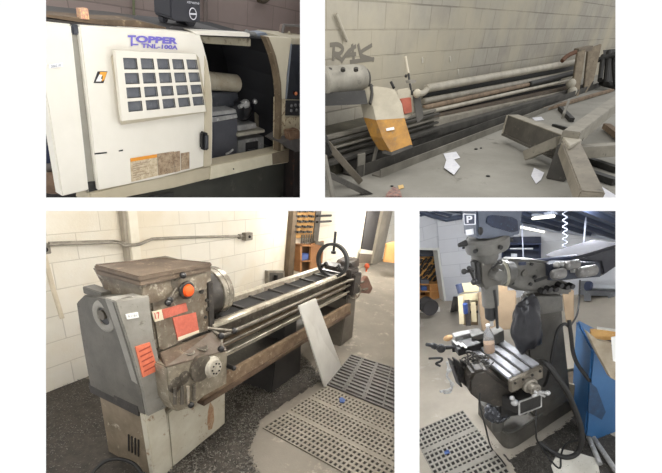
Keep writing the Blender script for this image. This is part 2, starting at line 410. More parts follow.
b = B(); p, qd = P(239,107,.18), P(252,101,.18); b.turn(p, qd-p, [(0,.014),(.04,.016),(.04,.03),(.08,.034),(.10,.028)], 20); b.out('live_centre', silv, C1)
b = B(); b.ball(P(246,102,.16), .014); b.ball(P(255,101.5,.18), .02); b.out('chrome_knob', silv, C1)
face('slideway', ((238,126),(256,123),(257,128),(238,131.5)), .16, .14, silv, bevel=.004)
face('slideway_lower', ((238,133.5),(265,129.5),(265,132.5),(238,137)), .14, .12, pm('way_beige', (170,166,152), (138,134,122), scale=7, rough=.4), bevel=.004)
face('tail_slope', ((255,112),(262,118),(267,128),(257,128)), .30, .1, pm('tail_beige', (128,120,104), (100,94,82), scale=6), bevel=.004)
face('way_casting', ((238,141),(264,136.5),(264,155),(238,160.5)), .16, .1, pm('casting_grey', (138,138,136), (104,104,104), (168,168,166), 8, .5), bevel=.004)
face('casting_window', ((246,143),(258,141),(258,154),(246,157)), .155, .01, dkg, bevel=0)
face('casting_stop', ((249,150),(256,149),(256,155),(249,156.5)), .14, .02, dgs, bevel=.002)
b = B(); b.tube([P(213,163,.1), P(217,160.5,.1), P(222,164,.1), P(226,161.5,.1)], .012, 8); b.out('coolant_hose', silv, C1)
b = B(); b.tube([P(226,154,.13), P(230,152,.13), P(233,149.5,.13)], .007, 6); b.out('chip_curl', silv, C1)
# curved front edge on the far side of the opening
arc = [(265.5,37),(269,45),(273,56),(276,68),(278.3,82),(279.3,100),(279,125),(278,151)]
b = B()
o2 = [(x+3.0 if i < 3 else x+2.6, y) for i, (x, y) in enumerate(arc)]
for i in range(len(arc)-1): b.prism([P(*arc[i],.0), P(*o2[i],.0), P(*o2[i+1],.0), P(*arc[i+1],.0)], (0,.05,0))
b.out('opening_edge', pm('edge_brown', (120,104,82), (92,78,60), (160,146,120), 9, .6), C1)
face('fixed_cover', ((268.5,37),(292,38.5),(290.5,46),(287,75),(285.5,99),(282,99),(281,82),(278.5,68),(275.5,56),(271.5,45)), .01, .06, pm('cover_cream', (208,200,178), (196,187,164), scale=2, rough=.45), bevel=.004)
face('opening_post', ((278,98),(286,98.5),(283.5,152),(277,152.5)), .02, .05, pm('rust_post', (204,192,164), (186,172,142), (104,76,50), 10, .5, 0, .05, .57), bevel=.004)
# control cabinet at the frame edge
cc1 = thing('control_cabinet', 'cream and black control cabinet cut off by the frame edge', 'control cabinet', P(292,197))
face('cabinet_frame', ((286,38),(320,40),(320,138),(283,136)), .03, .3, pm('cab_cream', (190,182,160), (170,160,138), scale=4), cc1, .006)
face('screen', ((291.5,44.5),(320,45),(320,100),(286,99)), .02, .02, flat('screen_black', (24,28,38), .12), cc1, 0)
face('screen_edge', ((290.5,44),(292,44),(287,99),(285.5,99)), .015, .02, flat('edge_grey', (126,132,140)), cc1, 0)
face('key_panel', ((285.5,100.5),(320,101),(320,116),(285,115.5)), .02, .02, flat('key_panel_black', (34,34,38), .4), cc1, 0)
for x, y in ((291,105.5),(295,105),(299.5,105),(291,110.5),(296,110)):
    b = B(); c = P(x,y,.02); b.cyl(c+V(0,.01,0), c-V(0,.012,0), .012, None, 12); b.out('key', pm('key_grey', (120,120,120), (90,90,90), scale=8), cc1)
face('rusty_panel', ((285,117.5),(320,117),(320,135),(283,136)), .015, .02, MATS['rust_post'], cc1, .003)
for x, y, m, lab in ((296,93.5,flat('orange_reflection', (190,110,70)),'orange reflection'),):
    b = B(); c = P(x,y,.01); b.ball(c, .014); b.out('orange_reflection_ball', m, cc1)  # orange ball standing in for a reflection on the screen
# ledge and lower body
face('sill', ((90,193),(98,190.5),(211,165.5),(268,153.5),(293,147.5),(293,162),(250,169),(174,188),(128,197),(120,204),(88,204)), .015, .12, crm2)
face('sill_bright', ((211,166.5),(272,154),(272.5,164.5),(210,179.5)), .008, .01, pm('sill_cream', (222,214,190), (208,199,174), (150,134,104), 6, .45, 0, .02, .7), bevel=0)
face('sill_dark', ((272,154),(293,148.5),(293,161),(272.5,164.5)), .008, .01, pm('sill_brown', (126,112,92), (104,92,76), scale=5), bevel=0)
b = B(); c = P(233.5,169,.006); b.ball(c, .006, 10); b.out('sill_hole', MATS['hole_dark'], C1)
face('base_panel', ((60,215),(120,200),(174,186),(285,161),(300,170),(300,215)), .06, .1, olv, bevel=0)
face('base_dark_step', ((150,196),(174,192),(174,215),(148,215)), .05, .02, flat('step_dark', (50,50,48)), bevel=0)  # darker step face set on the base panel
face('top_rail_lip', ((190,30.5),(250,33.5),(250,37),(196,35)), .0, .06, crm, bevel=.003)
face('side_table_post', ((286,160),(293,157),(293,215),(284,215)), .04, .05, flat('post_black', (26,24,24)), bevel=0)
# cabinet side table
tb1 = thing('side_table', 'dark side table cluttered below the control cabinet at the frame edge', 'table', P(292,200))
face('table_top', ((282,143),(290,138),(320,141),(320,149),(296,152)), -.06, .2, pm('table_grey', (112,108,104), (84,80,78), scale=6), tb1, .004)
face('table_side', ((294,152),(320,149),(320,215),(292,215)), -.05, .1, pm('table_dark', (48,38,34), (34,28,26), (92,56,38), 3, .6), tb1, 0)
b = B(); b.prism([P(x,y,-.08) for x, y in ((288,131),(299,129),(304,138),(290,141))], (0,.06,0)); solo('brown_rag', b, pm('rag_brown', (132,104,80), (96,70,54), (176,150,124), 12, .9), 'crumpled brown cloth on the side table under the control cabinet', 'rag', bevel=.01)
# things on top of the machine
b = B(); b.prism([P(x,y,.05) for x, y in ((38,13.5),(60,16),(100,19.5),(136,20.5),(166,27.5),(166,30),(120,27),(78,22),(46,17))], (0,.12,0)); solo('plywood_tray', b, pm('dirty_ply', (120,100,78), (88,74,58), (150,130,104), 5, .8), 'thin dirty board lying along the top of the cream machine', 'board')
face('roof_plate', ((38,18),(78,23),(120,27),(166,30),(200,34),(200,38),(38,24)), .03, .5, pm('roof_dark', (64,58,52), (46,42,38), scale=4), bevel=0)
b = B(); b.prism([YY(x,y,D0+.04) for x, y in ((80,9),(88,8.5),(89.5,19.5),(81,19))], (0,.03,0)); tg_ = solo('small_carton', b, pm('pink_carton', (206,170,140), (190,110,100), (232,200,140), 30, .7, 0, 0, .55), 'small pink and yellow carton on the board over the machine', 'carton')
mb = thing('monitor_box', 'black boxy device with a round white emblem on top of the machine', 'monitor', P(182,30,.1))
mbk = flat('device_black', (44,44,50), .45)
face('device_body', ((170,-12),(201,-10),(200.5,20),(199,22.5),(174,21),(171,18)), .05, .14, mbk, mb, .01)
face('device_stand', ((184,20.5),(197,22),(194,27),(188,26.5)), .12, .1, mbk, mb, .004)
face('stand_base', ((172,26),(206,29),(230,32),(210,33),(168,30)), .06, .3, pm('stand_grey', (70,68,68), (52,50,50), scale=6), mb, .002)
face('device_arm', ((163,-12),(168,-12),(169,20),(167,24),(163.5,22)), .14, .05, mbk, mb, .006)
b = B(); c = P(193,13.8,.046); b.torus(c, (0,1,0), .026, .0025, 30, 6); b.out('round_emblem', flat('emblem_pale', (206,206,212)), mb)
b = B(); b.prism([P(x,y,.044) for x, y in ((190,13),(196.3,13.4),(196.3,15),(190,14.6))], (0,.002,0)); b.out('emblem_bar', MATS['emblem_pale'], mb)
text('xtreme', P(186.5,3.0,.046), P(199,4.6,.046), P(186.8,.6,.046), MATS['emblem_pale'], mb)
b = B(); b.tube([P(246,31.5,.1), P(250,33.5,.1), P(254,34,.1), P(256,36,.1)], .014, 8); solo('grey_hose', b, pm('hose_dirty', (140,140,138), (104,104,104), scale=8), 'short dirty grey hose on the top rail above the opening', 'hose')
b = B(); b.prism([P(x,y,.1) for x, y in ((255,34),(268,33),(269,36.5),(256,37))], (0,.1,0)); solo('blue_cloth', b, pm('cloth_bluegrey', (140,148,160), (110,118,130), scale=9), 'blue-grey folded cloth on the machine top beside the hose', 'cloth', bevel=.01)
t = thing('metal_tray', 'grey framed tray standing on the machine top at the frame edge', 'tray', P(293,37,.2))
b = B(); q = [P(x,y,.25) for x, y in ((284,25),(306,26.5),(306,37),(282,36.5))]
for i in range(4): b.bar(q[i], q[(i+1) % 4], .014, .02, (0,1,0))
b.out('tray_frame', flat('tray_grey', (112,108,106)), t)
b = B(); b.prism([p+V(0,.02,0) for p in q], (0,.02,0)); b.out('tray_back', pm('tray_brown', (142,124,116), (120,106,98), scale=5), t)
b = B(); b.ball(P(290,35.5,.2), .02, 12, (1.6,1,.7)); b.ball(P(289,33,.2), .012); b.out('tray_item', pm('item_beige', (170,160,140), (130,120,104), scale=12), t)
# clutter glimpsed past the left cover
sh1 = thing('tool_shelf', 'shelving with dark clutter glimpsed past the cream machine side', 'shelf', DD(48,195,3.2))
for y, m in ((100,'a'),(146,'b'),(171,'c')):
    b = B(); b.loft([DD(x_,y_,3.2) for x_, y_ in ((20,y),(62,y-2),(62,y+3),(20,y+5))], [DD(x_,y_,3.6) for x_, y_ in ((20,y),(62,y-2),(62,y+3),(20,y+5))]); b.out('shelf_board', pm('shelf_pine', (176,150,112), (146,122,88), scale=6) if m == 'b' else gap, sh1)
b = B(); b.loft([DD(x_,y_,3.7) for x_, y_ in ((0,60),(70,60),(80,215),(0,215))], [DD(x_,y_,3.8) for x_, y_ in ((0,60),(70,60),(80,215),(0,215))]); b.out('shelf_back', flat('shelf_back_dark', (44,40,40)), sh1)
for x, y, r, m, lab in ((48,125,.10,flat('clutter_black', (34,32,34)),'black lump on the upper shelf past the machine side'),(50,156,.10,flat('clutter_blue', (40,48,74)),'dark blue bundle on the pine shelf past the machine side'),(52,166,.06,pm('clutter_grey', (120,114,108), (84,80,78), scale=9),'grey item under the dark blue bundle past the machine side'),(54,183,.10,pm('clutter_brown', (140,114,92), (104,84,68), scale=9),'brown bundle on the lowest shelf past the machine side'),(47,106,.05,flat('clutter_pink', (150,130,124)),'pale pink item at the top of the shelving past the machine side')):
    b = B(); b.ball(DD(x,y,3.1), r, 14, (1.4,1,.8)); solo('clutter', b, m, lab, 'item'); bpy.data.objects[[o.name for o in bpy.data.objects if o.name.startswith('clutter')][-1]].name = 'shelf_bundle'
# ================================================================ ROOM: pipe rack and steel stands by the bare block wall
K = 2
def rpt(x, y): return ZZ(x, y)
wall2 = blocks('bare_block', (170,165,152), (160,154,142), (136,131,119), .46, .215, 0, 2, (.1, .02), .008, 0.7, dirt=(178,170,150), dscale=.7, var=.14)
conc2 = pm('worn_concrete', (152,149,140), (130,127,118), (108,104,96), 1.1, .8, 0, .35, .64, 50)
W2 = rpt(600,74).y
b = B(); b.prism([V(1.2,W2,-.02), V(34,W2,-.02), V(34,W2,7), V(1.2,W2,7)], (0,.15,0)); struct('wall_back', b, wall2)
b = B(); b.prism([V(-1,-4,0), V(36,-4,0), V(36,W2+.1,0), V(-1,W2+.1,0)], (0,0,-.06)); struct('floor', b, conc2)
steelg = pm('dusty_steel', (134,130,120), (108,104,95), (160,156,144), 5, .65, .1, .2, .64)
darks = pm('dark_dusty_steel', (82,79,73), (60,58,54), (104,100,92), 5, .7, .1, .2, .64)
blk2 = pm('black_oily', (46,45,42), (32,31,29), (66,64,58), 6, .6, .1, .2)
pale = pm('pale_pipe', (186,180,164), (160,153,138), (120,108,92), 6, .5, .15, .15, .66)
rusty = pm('rusty_pipe', (140,120,98), (104,86,68), (168,152,128), 7, .7, .1, .3)
# graffiti strokes painted on the blocks
gf = flat('grey_spray', (118,113,103), .9)
g = thing('wall_graffiti', 'dark grey spray-painted letters on the block wall above the motor', 'graffiti', YY(350,62,W2))
for nm, ss in (('letter', [[(330,45),(338,44.5),(343,49),(339,54),(333,53)],[(334,44),(333,61)],[(333,53),(342,60)]]), ('letter', [[(341,62),(348,52),(356,46)],[(352,44),(354,62)],[(345,55),(356,54)]]), ('letter', [[(358,44),(362,61)],[(372,45),(360,54),(374,60)],[(350,62),(374,59)]])):
    b = B()
    for st in ss: b.tube([YY(x,y,W2-.002) for x, y in st], .02, 6)
    for i, q in enumerate(b.v): b.v[i] = V(q.x, W2-.003+(q.y-W2)*.05, q.z)
    b.out(nm, gf, g)
b = B(); b.tube([YY(336,14,W2-.03), YY(347,41,W2-.03)], .016, 8, False); solo('wall_rod', b, pale, 'thin pale rod leaning on the block wall above the graffiti', 'rod')
for (x,y) in ((422,60),(450,59),(458,72)):
    b = B(); b.tube([YY(x,y-2.5,W2-.004), YY(x+.4,y+2.5,W2-.004)], .012, 6); solo('paint_chip', b, flat('chip_white', (206,202,190)), 'small white chipped mark on the block wall above the pipes', 'mark', 'white chips on the block wall')

# grey motor at the frame edge
MY = 2.05*1.05/1.6*1.0
dy = lambda x, y, d: DD(x, y, d)
t = thing('electric_motor', 'large dusty grey motor lying at the frame edge left of the orange guard'.replace(' left of',' beside'), 'motor', DD(345,95,3.2))
b = B(); p, q = DD(320,83,3.2), DD(361,79,3.45); b.turn(p, q-p, [(0,.10),(.02,.115),((q-p).length*.8,.115),((q-p).length,.105),((q-p).length+.03,.06)], 32); b.out('motor_body', pm('motor_dust', (150,146,134), (124,120,110), (98,94,86), 5, .6, .1, .2), t)
b = B(); p = DD(364,80,3.47); q = DD(366,81,3.50); ax_ = (DD(361,79,3.45)-DD(316,83,3.2)).normalized(); b.torus(DD(363.5,79.5,3.5), ax_, .075, .018, 28, 8); b.out('motor_end_ring', darks, t)
for i in range(3):
    b = B(); b.cyl(DD(330+i*13,71-i*.3,3.15), DD(330+i*13,69-i*.3,3.15), .02, None, 10); b.out('motor_lug', darks, t)
b = B(); b.loft([DD(x,y,3.2) for x, y in ((325,93),(365,90),(368,104),(325,106))], [DD(x,y,3.4) for x, y in ((325,93),(365,90),(368,104),(325,106))]); b.out('motor_foot', blk2, t)
b = B(); b.tube([DD(371,85,3.4), DD(372,94,3.35), DD(370,104,3.35)], .014); b.out('motor_pipe', darks, t)
# machine bed under the motor
bedm = pm('mossy_bed', (84,80,66), (58,56,46), (108,102,86), 4, .7, .05, .3)
t = thing('machine_bed', 'long dark greenish machine bed on the floor along the pipes', 'machine bed', ZZ(360,178))
yb_ = ZZ(356,178).y
def lp(y, z, x0, x1, h, d, m, nm, par): 
    b = B(); b.box(x0, y, z, x1, y+d, z+h); return b.out(nm, m, par, bevel=.004)
xL, xR = 2.0, ZZ(428,140).x
yr = W2
b = B(); b.prism([V(xL,yb_+.20,.0), V(xL,yb_+.24,.30), V(xL,yb_+.50,.34), V(xL,yb_+.52,0)], (xR-xL,0,0)); b.out('bed_casting', bedm, t)
lp(yb_+.22, .30, xL, xR, .03, .05, steelg, 'bed_rail', t)
lp(yb_+.10, .13, xL, xR, .03, .10, darks, 'bed_ledge', t)
for i in range(3): lp(yb_+.16, .19+.045*i, xL, xR, .018, .04, darks if i != 1 else steelg, 'bed_strip', t)
# orange guard: arched cover
t = thing('belt_guard', 'tall arched machine guard, grey on top and orange below', 'guard', ZZ(395,160))
gd = 3.35
def G2(x, y, k=0): return DD(x, y, gd+k)
og = pm('orange_worn', (190,140,62), (150,110,56), (132,116,88), 9, .6, .05, .2, .6)
gg = pm('guard_grey', (186,178,158), (166,158,140), (136,126,106), 6, .5, .05, .1, .66)
L1, L2 = [(372.5,96),(373,106),(376,120),(383,139),(391.5,153)], [(397,94),(402,104),(404.5,118),(408,130),(412.5,145)]
def strip(b, i0, i1, f=.0):
    for i in range(i0, i1):
        a = [G2(*L1[i]), G2(*L2[i],), G2(*L2[i+1]), G2(*L1[i+1])]; b.loft(a, [q+V(.03,.16,0) for q in a])
b = B(); dome = [(372.5,96),(374,91),(380,88.5),(389,88),(395,90),(397,94)]; a = [G2(x,y) for x, y in dome]; b.loft(a, [q+V(.03,.16,0) for q in a]); strip(b, 0, 2); b.out('guard_top', gg, t, sharp=50)
b = B(); strip(b, 2, 4); b.out('guard_lower', og, t, sharp=50)
b = B(); b.prism([G2(x,y,-.01) for x, y in ((391.5,153),(412.5,145),(412.5,147.5),(392,155.5))], (0,.1,0)); b.out('guard_foot', darks, t)
b = B(); b.prism([G2(x,y,-.012) for x, y in ((386.5,128.5),(394,127),(394.4,129.5),(387,131))], (0,.006,0)); b.out('white_label', flat('lab_white', (232,232,228)), t)
t = thing('gear_head', 'dusty machine head with a red plate right behind the orange guard', 'machine head', G2(405,112,.15))
b = B(); b.loft([G2(x,y,.10) for x, y in ((396,90),(409,87.5),(414,92),(414,113),(405,120),(400,112))], [G2(x,y,.4) for x, y in ((396,90),(409,87.5),(414,92),(414,113),(405,120),(400,112))]); b.out('head_casting', gg, t, bevel=.01)
b = B(); b.prism([G2(x,y,.085) for x, y in ((401,99),(411,97.5),(412,112),(405,114))], (0,.02,0)); b.out('red_plate', pm('red_faded', (176,92,68), (150,74,54), scale=9), t)
b = B(); b.loft([G2(x,y,.06) for x, y in ((412,90),(419,89),(424,118),(417,124))], [G2(x,y,.25) for x, y in ((412,90),(419,89),(424,118),(417,124))]); b.out('clamp_plate', darks, t, bevel=.006)
b = B(); b.tube([G2(405.5,57,.2), G2(407,66,.18), G2(408.5,74,.15)], .012, 8); b.out('lever_grip', gg, t)
b = B(); b.tube([G2(408.5,74,.15), G2(410,84,.12), G2(412,95,.1)], .010, 8); b.ball(G2(406,76,.14), .014); b.out('lever_rod', blk2, t)
b = B(); b.prism([G2(x,y,.04) for x, y in ((410,80.5),(416,80),(416,82.5),(411,83.5))], (0,.05,0)); b.out('lever_bracket', steelg, t)
b = B(); b.ball(G2(417,93.5,.02), .035, 16); b.out('ball_end', gg, t)
b = B(); b.cyl(G2(391,82,.2), G2(394,88,.2), .012); b.cyl(G2(372,86,.2), G2(374,92,.2), .012); b.out('guard_stud', blk2, t)
# pipes of the bar rack
X0, X1 = 3.75, 17.0
def pipe(px0, px1, y, r, m, label, r1=None, grp=None, name='steel_pipe', y1=None):
    a, c = YY(*px0, y), YY(*px1, y if y1 is None else y1)
    b = B(); b.cyl(a, c, r, r1 or r, 18); b.cyl(a-(c-a).normalized()*.02, a, r*.8, r*.95, 18)
    return solo(name, b, m, label, 'pipe', grp)
PY_ = W2-.22
pipe((427,88.5),(577,62),PY_,.045,pale,'topmost and thickest pale pipe of the rack along the block wall',.06)
b = B(); b.tube([YY(417,94,PY_-.02), YY(423,93,PY_-.02), YY(428,88.5,PY_)], .034, 10); solo('pipe_elbow', b, pale, 'bent pale pipe end joining the topmost rack pipe by the ball end', 'pipe')
pipe((424,101.5),(572,73),PY_-.03,.036,pm('grey_pipe', (150,144,130), (120,114,102), scale=7, rough=.5),'grey pipe of the rack directly under the topmost one',.045)
pipe((424,108),(540,82),PY_-.08,.030,rusty,'rusty pipe in the rack under the grey one',.03)
pipe((424,113),(570,80),PY_-.12,.024,pale,'thin pale pipe low in the rack below the rusty one',.03)
pipe((530,84),(574,73),PY_-.1,.04,blk2,'short black pipe end at the far end of the rack near the plates',.05)
b = B(); a, c = YY(426,119,PY_-.16), YY(574,86,PY_-.16); b.bar(a, c, .10, .05); solo('flat_bar', b, pm('brown_bar', (98,84,68), (72,62,52), scale=6), 'brown flat bar in the rack just below the thin pale pipe', 'bar', bevel=.004)
b = B(); a, c = YY(424,126,PY_-.22), YY(573,92,PY_-.22); b.bar(a, c, .14, .12); solo('steel_channel', b, pm('pale_channel', (162,156,142), (136,130,118), scale=6), 'broad pale grey channel lying below the rack pipes', 'channel', bevel=.006)
b = B(); a, c = ZZ(395,143,.10), ZZ(560,96,.10); b.bar(a, c, .12, .08); solo('steel_channel', b, darks, 'dark channel low between the pale channel and the floor beams', 'channel', bevel=.006)
for i, (p, q, yy, h, lab) in enumerate((((424,95),(575,67),PY_+.12,.09,'added black bar standing in for shade behind the topmost rack pipe'),((424,106),(560,80),PY_+.08,.09,'added black bar standing in for shade behind the rusty rack pipe'),((424,117),(570,84),PY_-.02,.06,'added black bar standing in for shade behind the thin pale pipe low in the rack'))):  # black bars added to paint the deep shade between the pipes
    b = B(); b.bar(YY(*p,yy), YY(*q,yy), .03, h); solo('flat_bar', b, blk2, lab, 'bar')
# beams on the floor
y0 = ZZ(378,179).y; y1 = ZZ(356,178).y
b = B(); a, c = ZZ(379,177.5), V(ZZ(504,127).x+2.5, y0, 0); 
b.prism([V(a.x,y0,0), V(a.x,y0+.10,0), V(a.x,y0+.10,.015), V(a.x,y0+.015,.015), V(a.x,y0+.015,.07), V(a.x,y0,.07)], (c.x-a.x,0,0)); solo('angle_iron', b, steelg, 'long grey angle iron nearest on the floor below the rack', 'angle iron')
b = B(); a = ZZ(357,178); X1b = V(14,0,0).x
b.prism([V(a.x,y1-.02,0), V(a.x,y1+.16,0), V(a.x,y1+.16,.10), V(a.x,y1+.145,.10), V(a.x,y1+.145,.015), V(a.x,y1-.005,.015), V(a.x,y1-.005,.10), V(a.x,y1-.02,.10)], (12-a.x,0,0)); solo('steel_channel', b, darks, 'long dark channel on the floor beside the nearest angle iron', 'channel')
b = B(); p = [ZZ(357,178,.0), ZZ(364.5,176,.0)]; b.prism([p[0], p[1], p[1]+V(0,0,.19), p[0]+V(0,0,.19)], (.03,.03,0)); solo('end_stop', b, steelg, 'upright square steel end piece at the near end of the floor channel', 'bracket', bevel=.004)
b = B(); b.bar(DD(380,134,3.5), DD(372,167,3.55), .035, .02, (0,1,0)); solo('strut', b, pm('strut_grey', (116,112,102), (96,92,84), scale=6), 'thin grey strut slanting under the orange guard', 'strut', bevel=.003)
# steel at the lower corner
b = B(); b.bar(DD(322,138,3.0), DD(360,181,3.25), .10, .05, (0,0,1)); solo('flat_bar', b, pm('brown_flat', (112,104,90), (90,83,72), scale=5), 'wide brown-grey flat bar sloping into the near corner', 'bar', bevel=.005)
b = B(); b.bar(DD(324,172,2.9), DD(374,197,3.15), .05, .04, (0,0,1)); solo('flat_bar', b, darks, 'dark bar crossing low in the near corner under the wide bar', 'bar', bevel=.004)
b = B(); b.bar(DD(324,155,2.85), DD(333,199,2.95), .035, .03, (0,0,1)); solo('flat_bar', b, steelg, 'narrow grey bar standing at the frame edge in the near corner', 'bar', bevel=.004)
b = B(); b.bar(DD(327,150,2.95), DD(326,141,3.0), .12, .05, (0,1,0)); solo('steel_block', b, blk2, 'black steel block at the frame edge above the corner bars', 'block', bevel=.01)
# end plates
wood = pm('brown_plate', (140,128,108), (112,100,84), (84,74,62), 8, .75, 0, .2)
for nm, px, dd, lab in (('end_plate', ((577.5,53),(586,49),(579,96),(570.5,100)), 7.6, 'narrow upright brown plate at the far end of the rack, the one touching the pipes'), ('end_plate', ((588,49),(602,44),(594,80),(583,98)), 8.0, 'wider upright brown plate behind the narrow one at the rack end')):
    b = B(); b.loft([DD(x,y,dd) for x, y in px], [DD(x,y,dd)+V(.08,.05,0) for x, y in px]); solo(nm, b, wood, lab, 'plate', bevel=.01)
b = B(); b.bar(DD(576,51,7.7), DD(590,48,7.9), .10, .08); solo('top_rail', b, pm('rail_brown', (128,116,98), (104,94,80), scale=5), 'short brown rail joining the tops of the two upright plates', 'rail')
b = B(); b.tube([DD(562,61,7.5), DD(566,57,7.5), DD(571,54,7.5), DD(576,52,7.5)], .04, 8); solo('rusty_hook', b, pm('rust_red', (108,74,52), (84,58,42), scale=9), 'red-brown rusty hook above the far ends of the pipes', 'hook')
for i, (x, y, lab) in enumerate(((571,84,'upper round'),(572,92,'lower round'))):
    b = B(); b.ball(DD(x,y,7.55), .09, 14); solo('round_knob', b, pale, lab+' pale knob by the narrow upright plate', 'cap')
# dark clutter at the far right
b = B(); b.prism([ZZ(598,66), ZZ(640,70), ZZ(640,80), ZZ(604,84)], (0,0,.02)); 
t = thing('tube_frame', 'dark tubular steel frame standing in the far corner past the plates', 'frame', DD(607,85,8.5))
for a, c, r in (((603,56),(600,80),.05),((609,52),(606,84),.06),((613,54),(616,86),.05),((598,60),(622,52),.05),((600,82),(622,88),.06)):
    b = B(); b.cyl(DD(*a,8.4), DD(*c,8.2), r, None, 10); b.out('frame_tube', blk2, t)
b = B(); b.loft([DD(x,y,8.6) for x, y in ((603,50),(625,48),(625,80),(606,82))], [DD(x,y,8.8) for x, y in ((603,50),(625,48),(625,80),(606,82))]); b.out('frame_panel', pm('dark_back', (64,62,58), (46,45,42), scale=3), t)
# the welded stand of beams
st = thing('beam_stand', 'welded stand of heavy grey beams crossing on the floor', 'stand', ZZ(575,150))
sm = pm('beam_grey', (150,144,130), (122,117,105), (100,94,84), 5, .55, .1, .2, .64)
J = 3.55
def Bm(nm, p, q, w, h, m=sm, up=(0,0,1), ends=True):
    b = B(); b.bar(p, q, w, h, up); return b.out(nm, m, st, bevel=.004)
# channel running to the far end: top flange, web, lower flange
zt_ = .28
a1, c1 = ZZ(508,115.5,zt_), ZZ(571,139,zt_)
d1 = (c1-a1).normalized(); s1 = V(d1.y,-d1.x,0)
s1 = s1 if s1.dot(Vector(ray(508,130))) < 0 else -s1
fw = .20
b = B(); b.prism([a1+s1*.0, c1, c1-s1*fw*.6, a1-s1*fw*.6], (0,0,-.02)); b.prism([a1-V(0,0,.02), c1-V(0,0,.02), c1-V(0,0,.20), a1-V(0,0,.20)], -s1*.02) ; b.prism([a1+s1*.02-V(0,0,.18), c1+s1*.02-V(0,0,.18), c1-s1*.1-V(0,0,.18), a1-s1*.1-V(0,0,.18)], (0,0,-.02)); b.out('channel_arm', pm('beam_grey_shaded', (96,92,84), (74,71,66), (120,115,104), 5, .5, .1, .2), st)  # shade inside the channel put into a darker beam grey
b = B(); b.prism([a1+s1*.004, c1+s1*.004, c1-s1*fw*.6, a1-s1*fw*.6], (0,0,.008)); b.out('top_flange', sm, st)  # lighter copy of the same steel, the lit top put into its colour
b = B(); b.prism([a1+s1*.01, a1-s1*.12, a1-s1*.12-V(0,0,.21), a1+s1*.01-V(0,0,.21)], -d1*.02); b.out('arm_end_plate', pale, st)
b = B(); p0, p1 = ZZ(569,139,zt_+.03), ZZ(620,100,zt_+.03); b.bar(p0, p1, .14, .12); b.out('box_arm', sm, st, bevel=.006)
b = B(); p0, p1 = ZZ(560,141,.25), ZZ(527,155,.08); b.bar(p0, p1, .13, .09); b.out('short_arm', sm, st, bevel=.006)
b = B(); p0, p1 = ZZ(569,148,.26), ZZ(590,199,.16); b.bar(p0, p1, .15, .10); b.out('near_arm', pm('beam_brown', (140,132,116), (112,105,93), (88,82,72), 5, .55, .1, .2), st, bevel=.008)
b = B(); p0, p1 = ZZ(574,152,.16), ZZ(622,149,.14); b.bar(p0, p1, .12, .10); b.out('side_arm', sm, st, bevel=.006)
b = B(); c = ZZ(569,141,zt_+.02); b.box(c.x-.10,c.y-.10,.0,c.x+.08,c.y+.06,zt_); b.out('centre_post', darks, st, bevel=.008)
b = B(); b.prism([ZZ(x,y,zt_+.04) for x, y in ((563,137),(574,132),(582,140),(570,146))], (0,0,-.03)); b.out('centre_plate', pale, st, bevel=.004)
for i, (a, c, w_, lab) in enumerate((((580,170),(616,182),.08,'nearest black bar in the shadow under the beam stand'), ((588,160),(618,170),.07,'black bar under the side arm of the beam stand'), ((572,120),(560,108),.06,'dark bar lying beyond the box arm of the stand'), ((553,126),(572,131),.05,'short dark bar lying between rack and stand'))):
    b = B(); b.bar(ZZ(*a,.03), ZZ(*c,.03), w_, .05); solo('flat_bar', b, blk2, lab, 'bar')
b = B(); b.bar(ZZ(545,109,.03), ZZ(612,90,.03), .08, .04); solo('flat_bar', b, rusty, 'brown bar on the floor far behind the beam stand', 'bar')
b = B(); b.bar(DD(563,116,4.9), DD(569,101,5.2), .06, .03, (0,1,0)); solo('flat_bar', b, steelg, 'small upright grey bar just past the channel arm', 'bar')
b = B(); b.bar(ZZ(606,126,.05), ZZ(622,138,.05), .08, .06); solo('rusty_block', b, rusty, 'rusty brown block on the floor past the box arm at the frame edge', 'block')
# papers and scraps
pw = pm('white_sheet', (226,226,228), (206,206,214), scale=20, rough=.8)
def paper(px, lab, m=pw, z=.004, nm='paper_sheet', cat='paper'):
    b = B(); b.prism([ZZ(x,y,z) for x, y in px], (0,0,.004)); return solo(nm, b, m, lab, cat)
paper(((443.5,154),(456,152),(460,158),(447,162)), 'upper white paper sheet on the floor beneath the rack')
paper(((446,161),(454,160),(460,167),(454,175),(444,168)), 'lower crumpled white paper sheet on the floor overlapping the upper one', z=.012)
paper(((534,168),(544,173),(541,180),(536,184),(531,176)), 'torn white paper scrap on the floor before the beam stand')
paper(((532,118),(541,117),(544,120),(535,121)), 'small pale scrap on the floor between the channel and the rack')
paper(((398,186),(403,185),(404,188),(399,189.5)), 'tiny yellow wrapper on the floor in front of the beams', flat('wrapper_yellow', (214,180,120)), nm='wrapper', cat='wrapper')
paper(((594,188),(600,186),(616,196),(614,200),(596,200)), 'white sheet at the lower frame edge beside the near arm')
b = B(); b.prism([ZZ(x,y,.02) for x, y in ((386,196),(393,189),(400,193),(402,200),(385,200))], (0,0,.03)); solo('printed_bag', b, pm('bag_print', (86,80,84), (170,140,124), (200,90,70), 30, .6, 0, 0, .58), 'dark bag with red and white print at the lower frame edge', 'bag', bevel=.01)
r_ = random.Random(11)
for x, y, r in ((476,149,.02),(481,148,.014),(392,186,.015),(488,176,.02)):
    b = B(); b.ball(ZZ(x,y,.006), r, 10, (1,1,.4)); solo('pebble', b, blk2, 'small dark nut-like lump lying on the open floor', 'pebble', 'dark lumps on the open floor')
